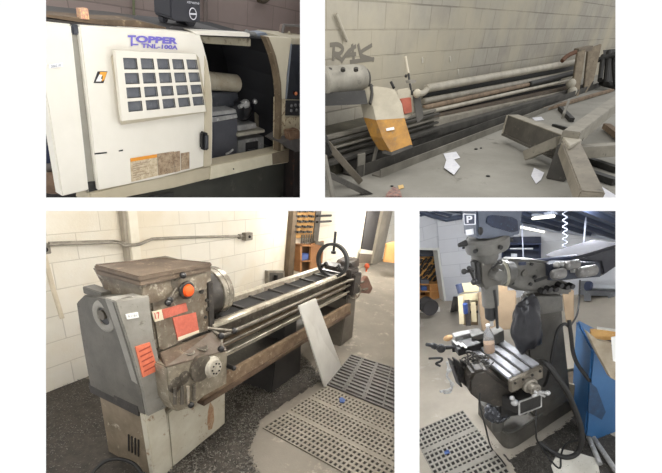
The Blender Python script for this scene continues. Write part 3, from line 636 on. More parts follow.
# ================================================================ ROOM: engine lathe against the cream block wall
K = 3
wall3 = blocks('cream_block_paint', (238,233,221), (230,225,212), (206,200,187), .42, .21, 0, 2, (.1, .0), .005, .5, dirt=(226,216,196), dscale=1.1, var=.03)
conc = pm('concrete', (132,125,114), (116,109,99), (158,150,137), 1.6, .8, 0, .3, .6, 90)
WY = 3.16
b = B(); b.prism([YY(-60,200,WY), YY(-60,470,WY), V(-0.5,WY,0), V(12,WY,0), V(12,WY,2.4), V(-.5,WY,2.4)][2:], (0,.12,0)); struct('wall_back', b, wall3)
b = B(); b.prism([V(-.6,-3,0), V(22,-3,0), V(22,WY+.1,0), V(-.6,WY+.1,0)], (0,0,-.06)); struct('floor', b, conc)
# far cross wall beyond the doorway
b = B(); b.prism([V(12,3.3,0), V(12,-3,0), V(12,-3,3), V(12,3.3,3)], (.1,0,0)); struct('wall_far', b, pm('warm_grey_wall', (190,178,158), (176,164,145), scale=2))
# pilaster and steel bits on the wall
b = B(); p = [YY(125,212,WY-.1), YY(139,212,WY-.1)]
xa, xb = YY(131,240,WY-.09).x, YY(140,240,WY-.09).x
b.box(xa, WY-.09, 0, xb, WY, 2.4); struct('trim_1', b, pm('cream_trim', (236,230,214), (224,216,198), scale=5), bevel=.004)
b = B(); xa = YY(127,240,WY-.05).x; b.box(xa-.02, WY-.06, 0, xa+.05, WY, 2.4); struct('trim_2', b, pm('grey_trim', (176,168,154), (160,152,138), scale=5), bevel=.004)
galv = pm('galvanised_conduit', (150,144,132), (120,114,104), scale=12, rough=.45, metal=.3)
dkmetal = pm('dark_oily_steel', (62,58,54), (38,35,32), (96,88,78), 9, .5, .25, .3)
ch = thing('electrical_conduit', 'thin grey conduit running across the cream block wall above the lathe', 'conduit', YY(50,243,WY))
q = [(49,243.5),(80,242.5),(112,241.5),(120,242.5),(129,245),(140,244),(150,239.8),(158,238.6),(200,237),(246,236)]
b = B(); b.tube([YY(x,y,WY-.11 if 118<x<146 else WY-.03) for x, y in q], .014, 8); b.out('pipe', galv, ch)
b = B(); b.tube([YY(x,y,WY-.13) for x, y in [(49,245),(90,243.6),(116,242.8),(124,245.8),(129,245.5)]], .008, 8); b.out('pipe', galv, ch)
for x, y in ((240,236.5),):
    b = B(); c = YY(x,y,WY-.03); b.cyl(c-V(.02,0,0), c+V(.02,0,0), .03); b.out('coupling', galv, ch)
for lab, x0, y0, x1, y1 in (('small grey junction box at the right end of the conduit beside the lathe', 246,232.5,253,241), ('cut-off grey junction box where the conduit starts at the frame edge', 40,244,50,255)):
    t = thing('junction_box', lab.replace(' right',' far'), 'junction box', YY(x0,y1,WY-.06))
    a, c = YY(x0,y1,WY-.07), YY(x1,y0,WY-.07); b = B(); b.box(a.x, WY-.07, a.z, c.x, WY, c.z); b.out('box_body', galv, t, bevel=.004)
    m_ = (a+c)/2; b = B(); b.cyl(m_+V(0,-.008,0), m_+V(0,.01,0), .018); b.out('knockout', flat('black_hole', (25,22,20), .9), t)
b = B(); b.tube([YY(44,254,WY-.05), YY(52,285,WY-.05), YY(62,318,WY-.05)], .018, 8, False)
solo('wall_pipe', b, pm('beige_pipe', (214,202,180), (190,178,156), scale=6), 'slanting beige pipe low on the cream wall at the frame edge', 'pipe')

# ---- the lathe
F = 1.66
grey = pm('headstock_grey', (98,94,86), (80,77,70), (66,61,53), 7, .5, .1, .25, .63)
lgrey = pm('cover_grey', (146,143,135), (128,125,117), (104,98,88), 8, .5, .1, .2, .62)
olive = pm('oily_headstock_paint', (128,121,107), (90,76,60), (164,157,142), 7, .45, .1, .4, .58)
brown = pm('oily_brown_top', (106,92,78), (76,64,52), (134,118,100), 6, .5, .1, .3, .6)
creamp = pm('cream_cabinet_paint', (192,188,172), (174,166,147), (132,102,74), 4, .5, 0, .15, .62)
steel = pm('worn_steel', (152,146,134), (96,88,76), (196,190,178), 14, .35, .55, .2, .6)
steel2 = pm('dull_steel', (108,101,90), (70,64,56), (146,138,124), 12, .45, .4, .25, .6)
rail = pm('bright_way', (186,178,162), (134,122,106), (214,208,196), 10, .32, .35, .1, .6)
rust = pm('rusty_channel', (136,116,94), (98,78,58), (160,144,124), 9, .7, .1, .4, .6)
black = flat('black_knob', (22,20,20), .35)
L = thing('engine_lathe', 'long grimy grey engine lathe with orange button and red plates', 'lathe', (1.6,1.9,0))
# head end pedestal
b = B(); b.box(1.24,1.70,0,1.86,2.14,.5); b.out('pedestal', pm('brown_grey_side', (134,120,100), (104,92,74), (176,166,148), 5, .6, 0, .15, .62), L, bevel=.006)
pf = F-.0
b = B(); b.prism([V(1.22,pf,0), V(1.36,pf,0), V(1.345,pf,.44), V(1.335,pf,.50), V(1.20,pf,.52)], (0,.05,0)); b.out('pedestal_corner', creamp, L, bevel=.005)
b = B(); b.prism([V(1.365,pf+.012,0.0), V(1.88,pf+.012,0.05), V(1.885,pf+.012,.41), V(1.62,pf+.012,.44), V(1.42,pf+.012,.46), V(1.36,pf+.012,.44)], (0,.04,0)); b.out('pedestal_door', creamp, L, bevel=.008)
b = B(); b.prism([V(1.70,pf+.0105,.10), V(1.735,pf+.0105,.09), V(1.76,pf+.0105,.16), V(1.755,pf+.0105,.27), V(1.725,pf+.0105,.33), V(1.70,pf+.0105,.26), V(1.69,pf+.0105,.17)], (0,.004,0)); b.out('rust_patch', pm('rust_stain', (142,106,78), (168,146,118), (112,76,52), 22, .8, 0, .1, .6), L)
b = B(); c = V(1.52,pf+.01,.42); b.ball(c, .012); b.out('door_catch', black, L)
b = B()
for i in range(4): b.bar(V(1.235,1.82+.03*i,.12), V(1.235,1.80+.03*i,.26), .008, .006, (1,0,0))
b.out('vent_slots', flat('vent_dark', (40,38,36)), L)
# dark rail under the end cover and the cover itself
b = B(); b.box(1.2,1.72,.49,1.36,2.16,.56); b.out('dark_rail', dkmetal, L)
EX = 1.17; FP = F+.005
fp = [(113,301),(127,343),(141,390),(146,417)]
bk = [(76,303),(80,330),(86,365),(90,386)]
fr = [YY(x,y,FP) for x, y in fp]; bk = [YY(x,y,2.12) for x, y in bk]
end = bk[:1]+[YY(84,295,2.05), YY(93,297,1.95)]+fr+[YY(120,401,1.88)]+bk[:0:-1]
b = B(); b.loft(end, [q+V(.11,0,0) for q in end]); b.out('end_cover', grey, L, bevel=.006)
rt = [YY(148,295,FP), YY(153,335,FP), YY(160,368,FP), YY(166,407,FP)]
b = B(); b.prism([q+V(.004,-.008,0) for q in fr]+[q+V(0,-.008,0) for q in rt[::-1]], (0,.08,0)); b.out('label_panel', lgrey, L, bevel=.005)
b = B(); c = YY(105,316,1.86); EX = c.x-.006; b.torus(c, (1,0,0), .068, .022, 32, 10, .8)
o_ = b.out('bore_ring', lgrey, L)
b = B(); b.cyl(c+V(-.004,0,0), c+V(.01,0,0), .062); b.out('bore', black, L)
b = B(); b.cyl(c+V(-.02,0,.01), c+V(.0,0,.01), .026); b.out('spindle_end', steel2, L)
b = B(); b.box(EX+.03,1.9,1.16,EX+.10,2.06,1.20); b.out('hinge_lug', grey, L, bevel=.004)
# main casting
FB = F+.02
body = [YY(x,y,FB) for x, y in ((141,281),(212,267),(214,330),(200,334),(163,352),(158,350),(150,300))]
b = B(); b.prism(body, (0,.40,0)); b.out('headstock', olive, L, bevel=.012)
b = B(); zt = 1.33
top = [ZZ(*q, zt) for q in ((94,265),(139,277),(212,263),(162,258))]
b.prism(top, (0,0,-.022)); cc = sum(top, Vector())/4
for k, z0, z1 in ((.985,.022,.05),): b.prism([cc+(q-cc)*k-V(0,0,z0) for q in top], (0,0,-(z1-z0)))
b.out('top_cover', brown, L, bevel=.004)
b = B(); b.prism([cc+(q-cc)*.90-V(0,0,.05) for q in top], (0,0,-.11)); b.out('top_skirt', olive, L, bevel=.004)
b = B()
for q in ((0,1),(1,2),(2,3),(3,0)): b.bar(cc+(top[q[0]]-cc)*.96+V(0,0,.001), cc+(top[q[1]]-cc)*.96+V(0,0,.001), .012, .006)
b.out('tray_lip', brown, L)
# plates and labels
red = pm('faded_red_plate', (200,106,86), (182,92,74), (222,168,148), 40, .6, 0, 0, .66)
red2 = pm('orange_red_plate', (220,122,90), (200,104,74), (236,182,156), 50, .6, 0, 0, .66)
cream = flat('cream_plate', (222,212,186))
def plaque(name, px, yv, m, par, th=.004):
    b = B(); b.prism([YY(x,y,yv-th) for x, y in px], (0,th+.004,0)); return b.out(name, m, par)
plaque('red_label', ((135.5,347),(150,342.5),(158,370.5),(143,377.5)), 1.655, red2, L)
b = B()
for i in range(5):
    for j in range(1):
        a = quad_lerp([YY(136.5,348,1.65), YY(150,343.5,1.65), YY(157,370,1.65), YY(143.5,376,1.65)], .12+.28*j, .12+.18*i); b.prism([a, a+V(.07,0,.006), a+V(.07,0,-.002), a+V(0,0,-.008)], (0,-.001,0))
b.out('label_print', flat('dark_red_print', (150,60,44)), L)
plaque('white_sticker', ((126,314.5),(138,312.5),(139,317.5),(127.5,319.5)), 1.655, flat('white_paper', (235,235,230)), L)
text('R1181', YY(128.5,317.7,1.649), YY(136.5,316.3,1.649), YY(128,315.4,1.649), flat('ink', (60,60,80)), L)
plaque('number_plate', ((152,312),(162,309.5),(164,319.5),(155,322)), FB, cream, L)
text('17', YY(155.5,319.5,FB-.006), YY(160.5,318.2,FB-.006), YY(154,313,FB-.006), flat('red_ink', (190,60,50)), L, bold=.02)
plaque('red_strip', ((162,310),(186,303),(188,311),(164,319)), FB-.002, red, L)
plaque('red_plate', ((173,318),(196,312.5),(199,331.5),(178,340)), FB-.002, red, L)
plaque('plate_base', ((178,337.5),(199,330),(199.3,332.5),(178.5,341)), FB-.003, cream, L)
# controls on the headstock
def knob(px, py, yv, r, dep, m, name='knob', par=None):
    b = B(); c = YY(px, py, yv); b.turn(c+V(0,.01,0), (0,-1,0), [(0,r*.6),(dep*.5,r*.7),(dep*.7,r),(dep,r*.85)], 20); return b.out(name, m, par or L)
kb = knob(176,281,FB,.062,.03,steel2,'selector_disc'); 
b = B(); c = YY(183,289,FB); b.torus(c+V(0,-.03,0), (0,1,0), .043, .012, 28, 8); b.cyl(c, c+V(0,-.03,0), .045); b.out('button_collar', dkmetal, L)
orange = flat('orange_button', (226,86,28), .4)
b = B(); b.turn(c+V(0,-.02,0), (0,-1,0), [(0,.034),(.02,.038),(.035,.032),(.042,.012)], 24); b.out('stop_button', orange, L)
for a0, a1 in (((176,281),(183,275.5)), ((176,288),(168,303)), ((178,294),(170,300))):
    p, q = YY(*a0, FB-.02), YY(*a1, FB-.06); b = B(); b.cyl(p, q, .007, .006, 10); lv = b.out('lever', steel2, L)
    b = B(); b.ball(q, .019); b.out('lever_knob', black, lv)
for x, y, r in ((201,291,.018),(165,287,.012),(204,284,.01),(206,300,.012),(207,309,.014),(205,317,.012)): knob(x, y, FB, r, .02, dkmetal, 'selector_knob')
b = B(); b.prism([YY(x,y,FB-.012) for x, y in ((208,283),(213,281),(215,330),(210,332))], (0,.02,0)); b.out('gauge_strip', dkmetal, L, bevel=.003)
# chuck
sx = 1.80; cz = .0
c = YY(221,288,1.86); ch_ = V(sx, 1.86, c.z)
b = B(); b.turn(V(1.74,1.86,c.z), (1,0,0), [(0,.09),(.05,.11),(.06,.155),(.16,.165),(.17,.12)], 36); b.out('spindle_nose', dkmetal, L)
b = B(); b.turn(V(1.91,1.86,c.z), (1,0,0), [(0,.14),(.01,.165),(.05,.165),(.055,.158),(.06,.165),(.10,.165),(.11,.15),(.11,.03)], 40); chk = b.out('chuck', steel, L, sharp=25)
for i in range(3):
    a = i*2.094+.4; d = V(0, math.cos(a), math.sin(a)); b = B(); b.bar(V(2.02,1.86,c.z)+d*.05, V(2.02,1.86,c.z)+d*.13, .035, .03, (1,0,0)); b.out('chuck_jaw', steel, chk, bevel=.003)
# feed gearbox
G = F-.10
gb = [YY(x,y,G) for x, y in ((166,367),(228,350),(227,384),(205,396),(191,408),(177,412),(170,400))]
b = B(); b.prism(gb, (0,.28,0)); b.out('feed_gearbox', pm('oily_gearbox', (150,142,126), (116,106,90), (182,174,158), 10, .4, .15, .3, .6), L, bevel=.008)
tp = [YY(166,367,G), YY(228,350,G), YY(212,331,FB), YY(160,352,FB)]
b = B(); b.prism(tp, (0,.03,-.05)); b.out('gearbox_top', brown, L, bevel=.004)
for u, v in ((.38,.5),(.62,.5)):
    c = quad_lerp(tp, u, v); n = (tp[1]-tp[0]).cross(tp[3]-tp[0]).normalized(); n = n if n.z > 0 else -n
    b = B(); b.cyl(c, c+n*.006, .042); o_ = b.out('index_dial', steel2, L); b = B(); b.torus(c+n*.006, n, .042, .004, 28, 6); b.out('dial_rim', steel, o_)
b = B(); c = YY(212,367,G-.02); b.turn(c+V(0,.02,0), (0,-1,0), [(0,.07),(.02,.072),(.03,.06),(.05,.056),(.055,.02)], 28); dl = b.out('feed_dial', pm('pale_dial', (196,190,176), (166,158,142), (120,112,98), 16, .4, .2), L)
b = B()
for i in range(8):
    a = i*math.pi/4; b.cyl(c+V(math.cos(a)*.035,-.035,math.sin(a)*.035), c+V(math.cos(a)*.035,-.039,math.sin(a)*.035), .006, None, 8)
b.out('dial_holes', black, dl)
b = B(); c = YY(201,368,G-.01); b.turn(c+V(0,.02,0), (0,-1,0), [(0,.085),(.03,.085),(.035,.07)], 28); b.out('dial_backing', steel2, L)
b = B(); c = YY(228,366,G-.01); b.cyl(c, c+V(0,-.05,0), .016); b.ball(c+V(0,-.05,0), .018); b.out('dial_crank', black, L)
for x, y, r in ((176,385,.05),(184,378,.045)):
    b = B(); c = YY(x,y,G); b.turn(c+V(0,.02,0), (0,-1,0), [(0,r),(.02,r),(.024,r*.7)], 22); b.out('gear_boss', steel2, L)
for i, (x, y0, y1) in enumerate(((182,386,404),(188,386,404),(194,384,400),(175,388,404))):
    b = B(); b.cyl(YY(x,y0,G-.02), YY(x,y1,G-.02), .010, None, 10); b.out('plunger', rail if i == 1 else steel2, L)
b = B(); c = YY(191,405,G-.03); b.ball(c, .02); b.out('plunger_knob', black, L)
# clutch levers right of the gearbox
for (a0, a1) in (((207,328),(234,331)), ((213,330),(221,336)), ((222,336),(221,349))):
    b = B(); b.cyl(YY(*a0, G), YY(*a1, G-.05), .009, None, 10); lv = b.out('shift_lever', steel, L); b = B(); b.ball(YY(*a1, G-.05), .022); b.out('lever_knob', black, lv)
# bed
x0, x1 = 1.76, 4.15
b = B(); b.box(x0,1.70,.68,x1,1.96,.88); b.out('bed', steel2, L, bevel=.006)
b = B(); b.prism([V(x0,1.655,.888), V(x0,1.70,.888), V(x0,1.70,.912), V(x0,1.68,.918), V(x0,1.655,.91)], (x1-x0,0,0)); b.out('front_way', rail, L)
b = B(); b.prism([V(x0,1.715,.875), V(x0,1.745,.875), V(x0,1.73,.905)], (x1-x0,0,0)); b.out('front_vee', steel2, L)
b = B(); b.prism([V(x0,1.92,.87), V(x0,1.98,.87), V(x0,1.98,.925), V(x0,1.95,.935), V(x0,1.92,.925)], (x1-x0,0,0)); b.out('rear_way', rail, L)
for i in range(9):
    b = B(); x = x0+.15+i*.27; b.box(x,1.75,.872,x+.03,1.92,.90); b.out('bed_rib', dkmetal, L, bevel=.003)
b = B(); b.box(x0,1.747,.879,x1,1.922,.885); b.out('bed_gap_shade', flat('deep_black', (20,18,17), .9), L)  # black sheet painting the shade in the gap between the ways
for nm, y, z, r, m in (('leadscrew',1.62,.83,.015,steel2), ('feed_rod',1.61,.775,.012,steel2), ('gear_rack',1.66,.80,.015,steel2), ('control_rod',1.61,.70,.010,steel)):
    b = B(); b.cyl(V(x0+.02,y,z), V(x1-.05,y,z), r, None, 12); b.out(nm, m, L)
b = B(); b.box(x0,1.63,.655,x1,1.70,.68); b.out('bed_lower_edge', rail, L, bevel=.003)
b = B(); b.box(x0+.02,1.66,.715,x1,1.70,.76); b.out('bed_flange', rust, L, bevel=.003)
# chip pan
px0, px1 = 1.58, 3.95
b = B(); b.box(px0,1.60,.44,px1,1.64,.54); b.out('pan_front', rust, L, bevel=.004)
b = B(); b.box(px0,1.64,.44,px1,2.1,.455); b.out('pan_floor', dkmetal, L)
b = B(); b.box(px0,1.585,.405,px1,1.65,.44); b.out('pan_angle', pm('dark_rust', (98,78,60), (66,50,38), scale=8, rough=.8), L, bevel=.003)
# feet
b = B(); b.prism([V(2.50,1.68,0), V(3.02,1.68,0), V(2.98,1.68,.44), V(2.55,1.68,.44)], (0,.4,0)); b.out('middle_foot', pm('foot_black', (48,45,43), (34,32,30), scale=5, rough=.7), L, bevel=.01)
b = B(); b.box(2.7,1.70,.455,2.9,2.0,.68); b.out('bed_support', MATS['foot_black'], L)
b = B(); b.prism([V(3.86,1.63,0), V(4.22,1.63,0), V(4.15,1.63,.62), V(3.9,1.63,.62)], (0,.45,0)); b.out('tail_pedestal', pm('tail_grey', (104,98,88), (82,76,68), scale=5), L, bevel=.01)
b = B(); b.box(1.90,1.72,.0,1.94,1.95,.66); b.box(3.86,1.63,.60,4.25,2.05,.68); b.out('bed_foot_block', dkmetal, L)
# carriage and tailstock at the far end
b = B(); b.box(3.82,1.60,.86,4.05,2.0,.95); b.box(3.95,1.66,.95,4.08,1.80,1.0); b.box(3.86,1.56,.66,4.06,1.66,.9); b.out('carriage', pm('carriage_black', (52,46,42), (34,30,28), (84,74,64), 12, .5, .2, .3), L, bevel=.01)
b = B(); b.prism([V(4.0,1.70,.90), V(4.3,1.70,.90), V(4.28,1.70,1.0), V(4.08,1.70,.98)], (0,.2,0)); b.cyl(V(4.0,1.78,.96), V(4.3,1.78,.96), .04); b.out('tailstock', pm('tail_brown', (84,72,62), (56,46,40), scale=9), L, bevel=.008)
hw = V(4.30,1.70,.90); b = B(); b.torus(YY(355,292,1.58), (.5,1,0), .085, .01, 30, 8); b.cyl(YY(355,292,1.58), YY(352,290,1.66), .02); 
c = YY(355,292,1.58)
for i in range(3): a = i*2.094; e = V(-math.cos(a)*.89, math.cos(a)*.45, math.sin(a)); b.cyl(c, c+e*.085, .007, None, 8)
b.out('handwheel', steel, L)
for x, y in ((352,278),(358,283),(362,290),(350,285),(347,281)):
    b = B(); q = YY(x,y,1.62); b.cyl(q, q+V(.05,-.06,.02), .02, .012, 12); b.out('carriage_handle', steel2, L)
b = B(); q = YY(367,266,1.7); b.ball(q, .035); b.cyl(q-V(0,0,.07), q, .012); b.out('orange_cap', flat('dull_orange', (190,84,44)), L)
b = B(); b.prism([YY(x,y,1.62) for x, y in ((360,284),(368,276),(373,288),(370,294),(362,293))], (0,.06,0)); b.out('tailstock_guard', pm('red_brown', (122,84,66), (92,62,50), scale=10), L, bevel=.01)
# steady rest
c = YY(331.5,261,1.74); X0 = c.x
b = B(); 
for s_ in (0,): b.turn(V(X0,c.y,c.z), (1,0,0), [(0,.155),(0,.185),(.05,.185),(.05,.155)], 44, False); b.f += [tuple((3*44+i, 3*44+(i+1)%44, (i+1)%44, i)) for i in range(44)]
sr = b.out('steady_rest', flat('steady_black', (32,32,32), .5), L)
for a in (90, 215, 325):
    d = V(0, -math.cos(math.radians(a)), math.sin(math.radians(a))); m_ = V(X0+.025,c.y,c.z)
    b = B(); b.cyl(m_+d*.09, m_+d*(.30 if a == 90 else .17), .014, None, 10); b.cyl(m_+d*.075, m_+d*.10, .026, .026, 14); b.out('steady_finger', black, sr)
b = B(); b.prism([V(X0,c.y-.13,c.z-.12), V(X0,c.y+.13,c.z-.12), V(X0,c.y+.16,.95), V(X0,c.y-.16,.95)], (.05,0,0)); b.out('steady_foot', black, sr)

# ---- things around the lathe
b = B(); bt = [YY(299,306,1.45), YY(316,298.5,1.45)]
lo = [ZZ(325,388,.0), ZZ(342,367.5,.0)]
n = (bt[1]-bt[0]).cross(lo[0]-bt[0]).normalized()*.014
b.prism([bt[0], bt[1], lo[1], lo[0]], n)
solo('steel_sheet', b, pm('pale_panel', (206,204,198), (192,189,182), (176,172,164), 3, .45, .1, .02, .7), 'pale grey flat sheet leaning against the lathe bed', 'panel', bevel=.002)
def mat_grid(name, q, nu, nv, m, label, cat='mat', w=.42, h=.012, ribs=(), parts=True, slots=False):
    """a raised grid: q = four floor corners, nu x nv holes; w = share of the pitch that is solid"""
    b = B(); up = V(0,0,h)
    def strip(u0, u1, v0, v1, zz): b.prism([quad_lerp(q,u0,v0), quad_lerp(q,u1,v0), quad_lerp(q,u1,v1), quad_lerp(q,u0,v1)], V(0,0,zz))
    for i in range(nu+1): ww = (.95 if i in ribs else w)/nu/2; strip(max(0,i/nu-ww), min(1,i/nu+ww), 0, 1, h)
    for j in range(nv+1): ww = (.95 if (slots and j % 4 == 0) else w)/nv/2; strip(0, 1, max(0,j/nv-ww), min(1,j/nv+ww), h*.96)
    t = thing(name, label, cat, quad_lerp(q,.5,.5)); b.out('mat_grid', m, t)
    b = B(); b.prism([p+V(0,0,.0035) for p in q], (0,0,-.003)); b.out('mat_hole_shade_dirt', flat('mat_hole_dark', (44,41,38), .9), t); return t  # added dark sheet: shade and dirt of the holes put into its colour
matl = pm('tan_plastic_mat', (138,131,118), (120,113,101), (158,150,136), 4, .6, 0, .1, .64)
matd = pm('black_plastic_mat', (96,92,90), (78,74,72), (118,112,106), 4, .5, 0, .1, .66)
N_ = ZZ(262.5,428.5); S_ = ZZ(325,387); e2 = ZZ(394.5,417.5)-S_
mat_grid('floor_mat', [N_, S_, S_+e2*1.55, N_+e2*1.55], 17, 30, matl, 'tan plastic grid mat with square holes, the paler one beside the lathe', ribs=(6,12))
T_ = ZZ(351,355.5)+V(0,0,0); S2 = ZZ(327,385.5)
b = B(); q = [S2, T_, T_+(ZZ(398,370)-T_)*1.1, S2+(ZZ(396,414)-S2)*1.05]
h = .018
for i in range(13):
    u = i/12; b.prism([quad_lerp(q,max(0,u-.022),0), quad_lerp(q,min(1,u+.022),0), quad_lerp(q,min(1,u+.022),1), quad_lerp(q,max(0,u-.022),1)], V(0,0,h))
for v in (0,.22,.25,.5,.53,.78,1):
    b.prism([quad_lerp(q,0,max(0,v-.012)), quad_lerp(q,1,max(0,v-.012)), quad_lerp(q,1,min(1,v+.012)), quad_lerp(q,0,min(1,v+.012))], V(0,0,h*.95))
t = thing('floor_mat', 'dark slotted plastic floor mat behind the leaning pale sheet', 'mat', q[0]); b.out('mat_grid', matd, t)
b = B(); b.prism([p+V(0,0,.0035) for p in q], (0,0,-.003)); b.out('mat_hole_shade_dirt', flat('mat_hole_black', (30,28,27), .9), t)  # dark sheet again, painting in the shade and dirt of the slots
b = B(); p = ZZ(344,403,.02); b.prism([p, p+V(.05,.01,0), p+V(.06,.05,.006), p+V(.02,.06,.01), p+V(-.02,.03,0)], (0,0,.008))
solo('blue_scrap', b, flat('blue_scrap', (66,92,150)), 'small blue scrap lying on the tan grid mat near the leaning sheet', 'scrap')
# dirt patch and swarf on the floor
swarfm = pm('oily_swarf', (76,70,63), (48,44,40), (112,106,97), 16, .6, .1, .6, .62, 120)
def mound(name, poly, hgt, m, seed, cell=.05, lab=None, flakes=0, fm=None, fpoly=None, z=0, size=1):
    P = [ZZ(x,y) for x, y in poly]; xs = [p.x for p in P]; ys = [p.y for p in P]; pp = [(p.x,p.y) for p in P]; r = random.Random(seed)
    from mathutils import noise as mn
    b = B(); idx = {}
    nx, ny = int((max(xs)-min(xs))/cell)+1, int((max(ys)-min(ys))/cell)+1
    def edge(x, y):
        return min(((Vector((x,y))-Vector(pp[i])-(Vector(pp[(i+1)%len(pp)])-Vector(pp[i]))*max(0,min(1,(Vector((x,y))-Vector(pp[i])).dot(Vector(pp[(i+1)%len(pp)])-Vector(pp[i]))/max(1e-9,(Vector(pp[(i+1)%len(pp)])-Vector(pp[i])).length_squared)))).length) for i in range(len(pp)))
    for i in range(nx+1):
        for j in range(ny+1):
            x, y = min(xs)+i*cell, min(ys)+j*cell
            if inpoly(x, y, pp):
                e = min(1, edge(x,y)/.15); hh = hgt*e*(.5+.9*max(-.4, mn.noise(V(x*5,y*5,seed))))+.0015
                idx[i,j] = len(b.v); b.v.append(V(x+r.uniform(-.3,.3)*cell, y+r.uniform(-.3,.3)*cell, max(.001,hh)*1))
    for (i, j) in list(idx):
        if (i+1,j) in idx and (i,j+1) in idx and (i+1,j+1) in idx: b.f.append((idx[i,j], idx[i+1,j], idx[i+1,j+1], idx[i,j+1]))
    o = b.out(name, m, sharp=60); tag(o, lab, 'debris', kind='stuff')
    if flakes:
        fb = B(); tries = 0; n = 0; fp = [(ZZ(x,y).x, ZZ(x,y).y) for x, y in (fpoly or poly)]
        fx = [q[0] for q in fp]; fy = [q[1] for q in fp]
        while n < flakes and tries < flakes*8:
            tries += 1; x, y = r.uniform(min(fx),max(fx)), r.uniform(min(fy),max(fy))
            if not inpoly(x, y, fp): continue
            if r.random() > .35+.65*mn.noise(V(x*3,y*3,9)): continue
            n += 1; a = r.uniform(0,6.28); l = r.uniform(.006,.022)*size; w_ = r.uniform(.002,.005)*size; z_ = r.uniform(.003,.012)+hgt*.8; cu = r.uniform(-.8,.8)
            pv = []
            for k in range(4):
                t = k/3; aa = a+cu*t*2; px = x+math.cos(aa)*l*t; py = y+math.sin(aa)*l*t; pz = z_+r.uniform(-.003,.008)*size
                pv += [V(px-math.sin(aa)*w_,py+math.cos(aa)*w_,pz), V(px+math.sin(aa)*w_,py-math.cos(aa)*w_,pz+.002)]
            fb.add(pv, [(0,1,3,2),(2,3,5,4),(4,5,7,6)])
        o = fb.out(name+'_curls', fm, sharp=80); tag(o, lab.replace('dark','bright curls of'), 'debris', kind='stuff')
mound('metal_swarf', [(140,478),(180,500),(262,480),(250,452),(262,420),(300,395),(325,380),(300,352),(270,372),(215,385),(150,440)], .006, swarfm, 3, .02, 'dark metal turnings heaped over the floor around the lathe feet', 5200, pm('bright_swarf', (130,126,118), (80,76,70), (214,212,206), 40, .35, .5, 0), size=.9)
mound('floor_grime', [(30,384),(76,376),(125,384),(140,440),(150,482),(110,520),(20,520)], .004, MATS['oily_swarf'], 5, .02, 'dark oily grit on the floor beside the brown pedestal', 1500, MATS['bright_swarf'], size=.6)
# tool board, shelf and items on the cream wall
ply = pm('pegboard_ply', (196,152,92), (178,132,74), (120,84,44), 9, .7, 0, .1, .66)
ply2 = pm('brown_ply', (160,112,68), (140,94,54), (104,70,40), 7, .7, 0, .1, .66)
wy = WY-.05
tb = thing('tool_board', 'tall wooden pegboard of tools mounted on the cream wall behind the steady rest', 'tool board', YY(294,300,WY))
b = B(); b.prism([YY(x,y,wy) for x, y in ((298,205),(317,205),(313,238),(295,238))], (0,.04,0)); b.out('board_panel', ply, tb)
b = B(); b.prism([YY(x,y,wy-.02) for x, y in ((317,205),(322,205),(318,243),(313,243))], (0,.06,0)); b.out('board_post', pm('dark_post', (88,80,70), (66,60,52), scale=6), tb)
b = B(); b.prism([YY(x,y,wy-.04) for x, y in ((294,205),(298,205),(293,282),(287.5,282))], (0,.08,0)); b.out('board_post', pm('post_brown', (104,88,68), (80,66,50), scale=6), tb)
r_ = random.Random(4)
for i in range(5):
    for j in range(3):
        x, y = 299.5+j*6+r_.uniform(-1,1)-i*.5, 211+i*5.2; a = YY(x,y,wy-.04); b = B(); b.cyl(a+V(0,.035,0), a+V(0,-.03,0), .018, None, 8); b.bar(a+V(-.06,0,.01), a+V(.09,0,-.01), .025, .03)
        solo('hand_tool', b, dkmetal, 'small dark tool hung on the orange pegboard behind the lathe', 'tool', 'tools on the wall pegboard')
for i, y in enumerate((222,216)):
    a = YY(317,y,wy-.08); b = B(); b.cyl(a, a+V(.4,-.05,0), .018, None, 8); solo('wall_hook', b, black, 'black rod sticking sideways from the pegboard post, %s one' % ('lower' if i == 0 else 'upper'), 'hook')
sh = thing('wall_shelf', 'brown plywood shelf box below the pegboard on the cream wall', 'shelf', YY(292,280,WY))
sy = WY-.14
def yb(x0,y0,x1,y1,yv,d,b):
    b.prism([YY(x0,y0,yv),YY(x1,y0,yv),YY(x1,y1,yv),YY(x0,y1,yv)], (0,d,0)); return b
b = B(); yb(300,245,314,246.5,sy,.28,b); yb(300,260.5,312,262,sy,.28,b); yb(300,245,302,272,sy,.28,b); b.out('shelf_box', ply2, sh)
b = B(); b.prism([YY(x,y,sy+.02) for x, y in ((311,244),(324,241),(322,268),(310,272))], (0,.03,0)); b.out('cabinet_door', ply2, sh)
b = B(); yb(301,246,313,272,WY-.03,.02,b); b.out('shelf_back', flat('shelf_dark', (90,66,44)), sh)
b = B(); p = YY(305,257,sy); b.box(p.x-.10,p.y,p.z-.06,p.x+.12,p.y+.1,p.z+.04); solo('blue_bin', b, flat('blue_plastic', (62,84,140)), 'small blue bin on the plywood shelf behind the lathe', 'bin', bevel=.01)
for i in range(6):
    a = YY(301.5+i*2.4,243.5-i*.3,sy+.06); b = B(); b.cyl(a, a+V(0,0,.13), .02, .012, 8); solo('tool_bit', b, steel2, 'small steel tool standing on top of the plywood shelf', 'tool', 'tools standing on the wall shelf')
a = YY(316,241,sy); b = B(); b.prism([a, a+V(.3,0,-.05), a+V(.3,0,-.12), a+V(0,0,-.05)], (0,.1,0)); solo('machine_vise', b, steel2, 'grey lump of steel at the corner of the plywood shelf top', 'tool', bevel=.01)
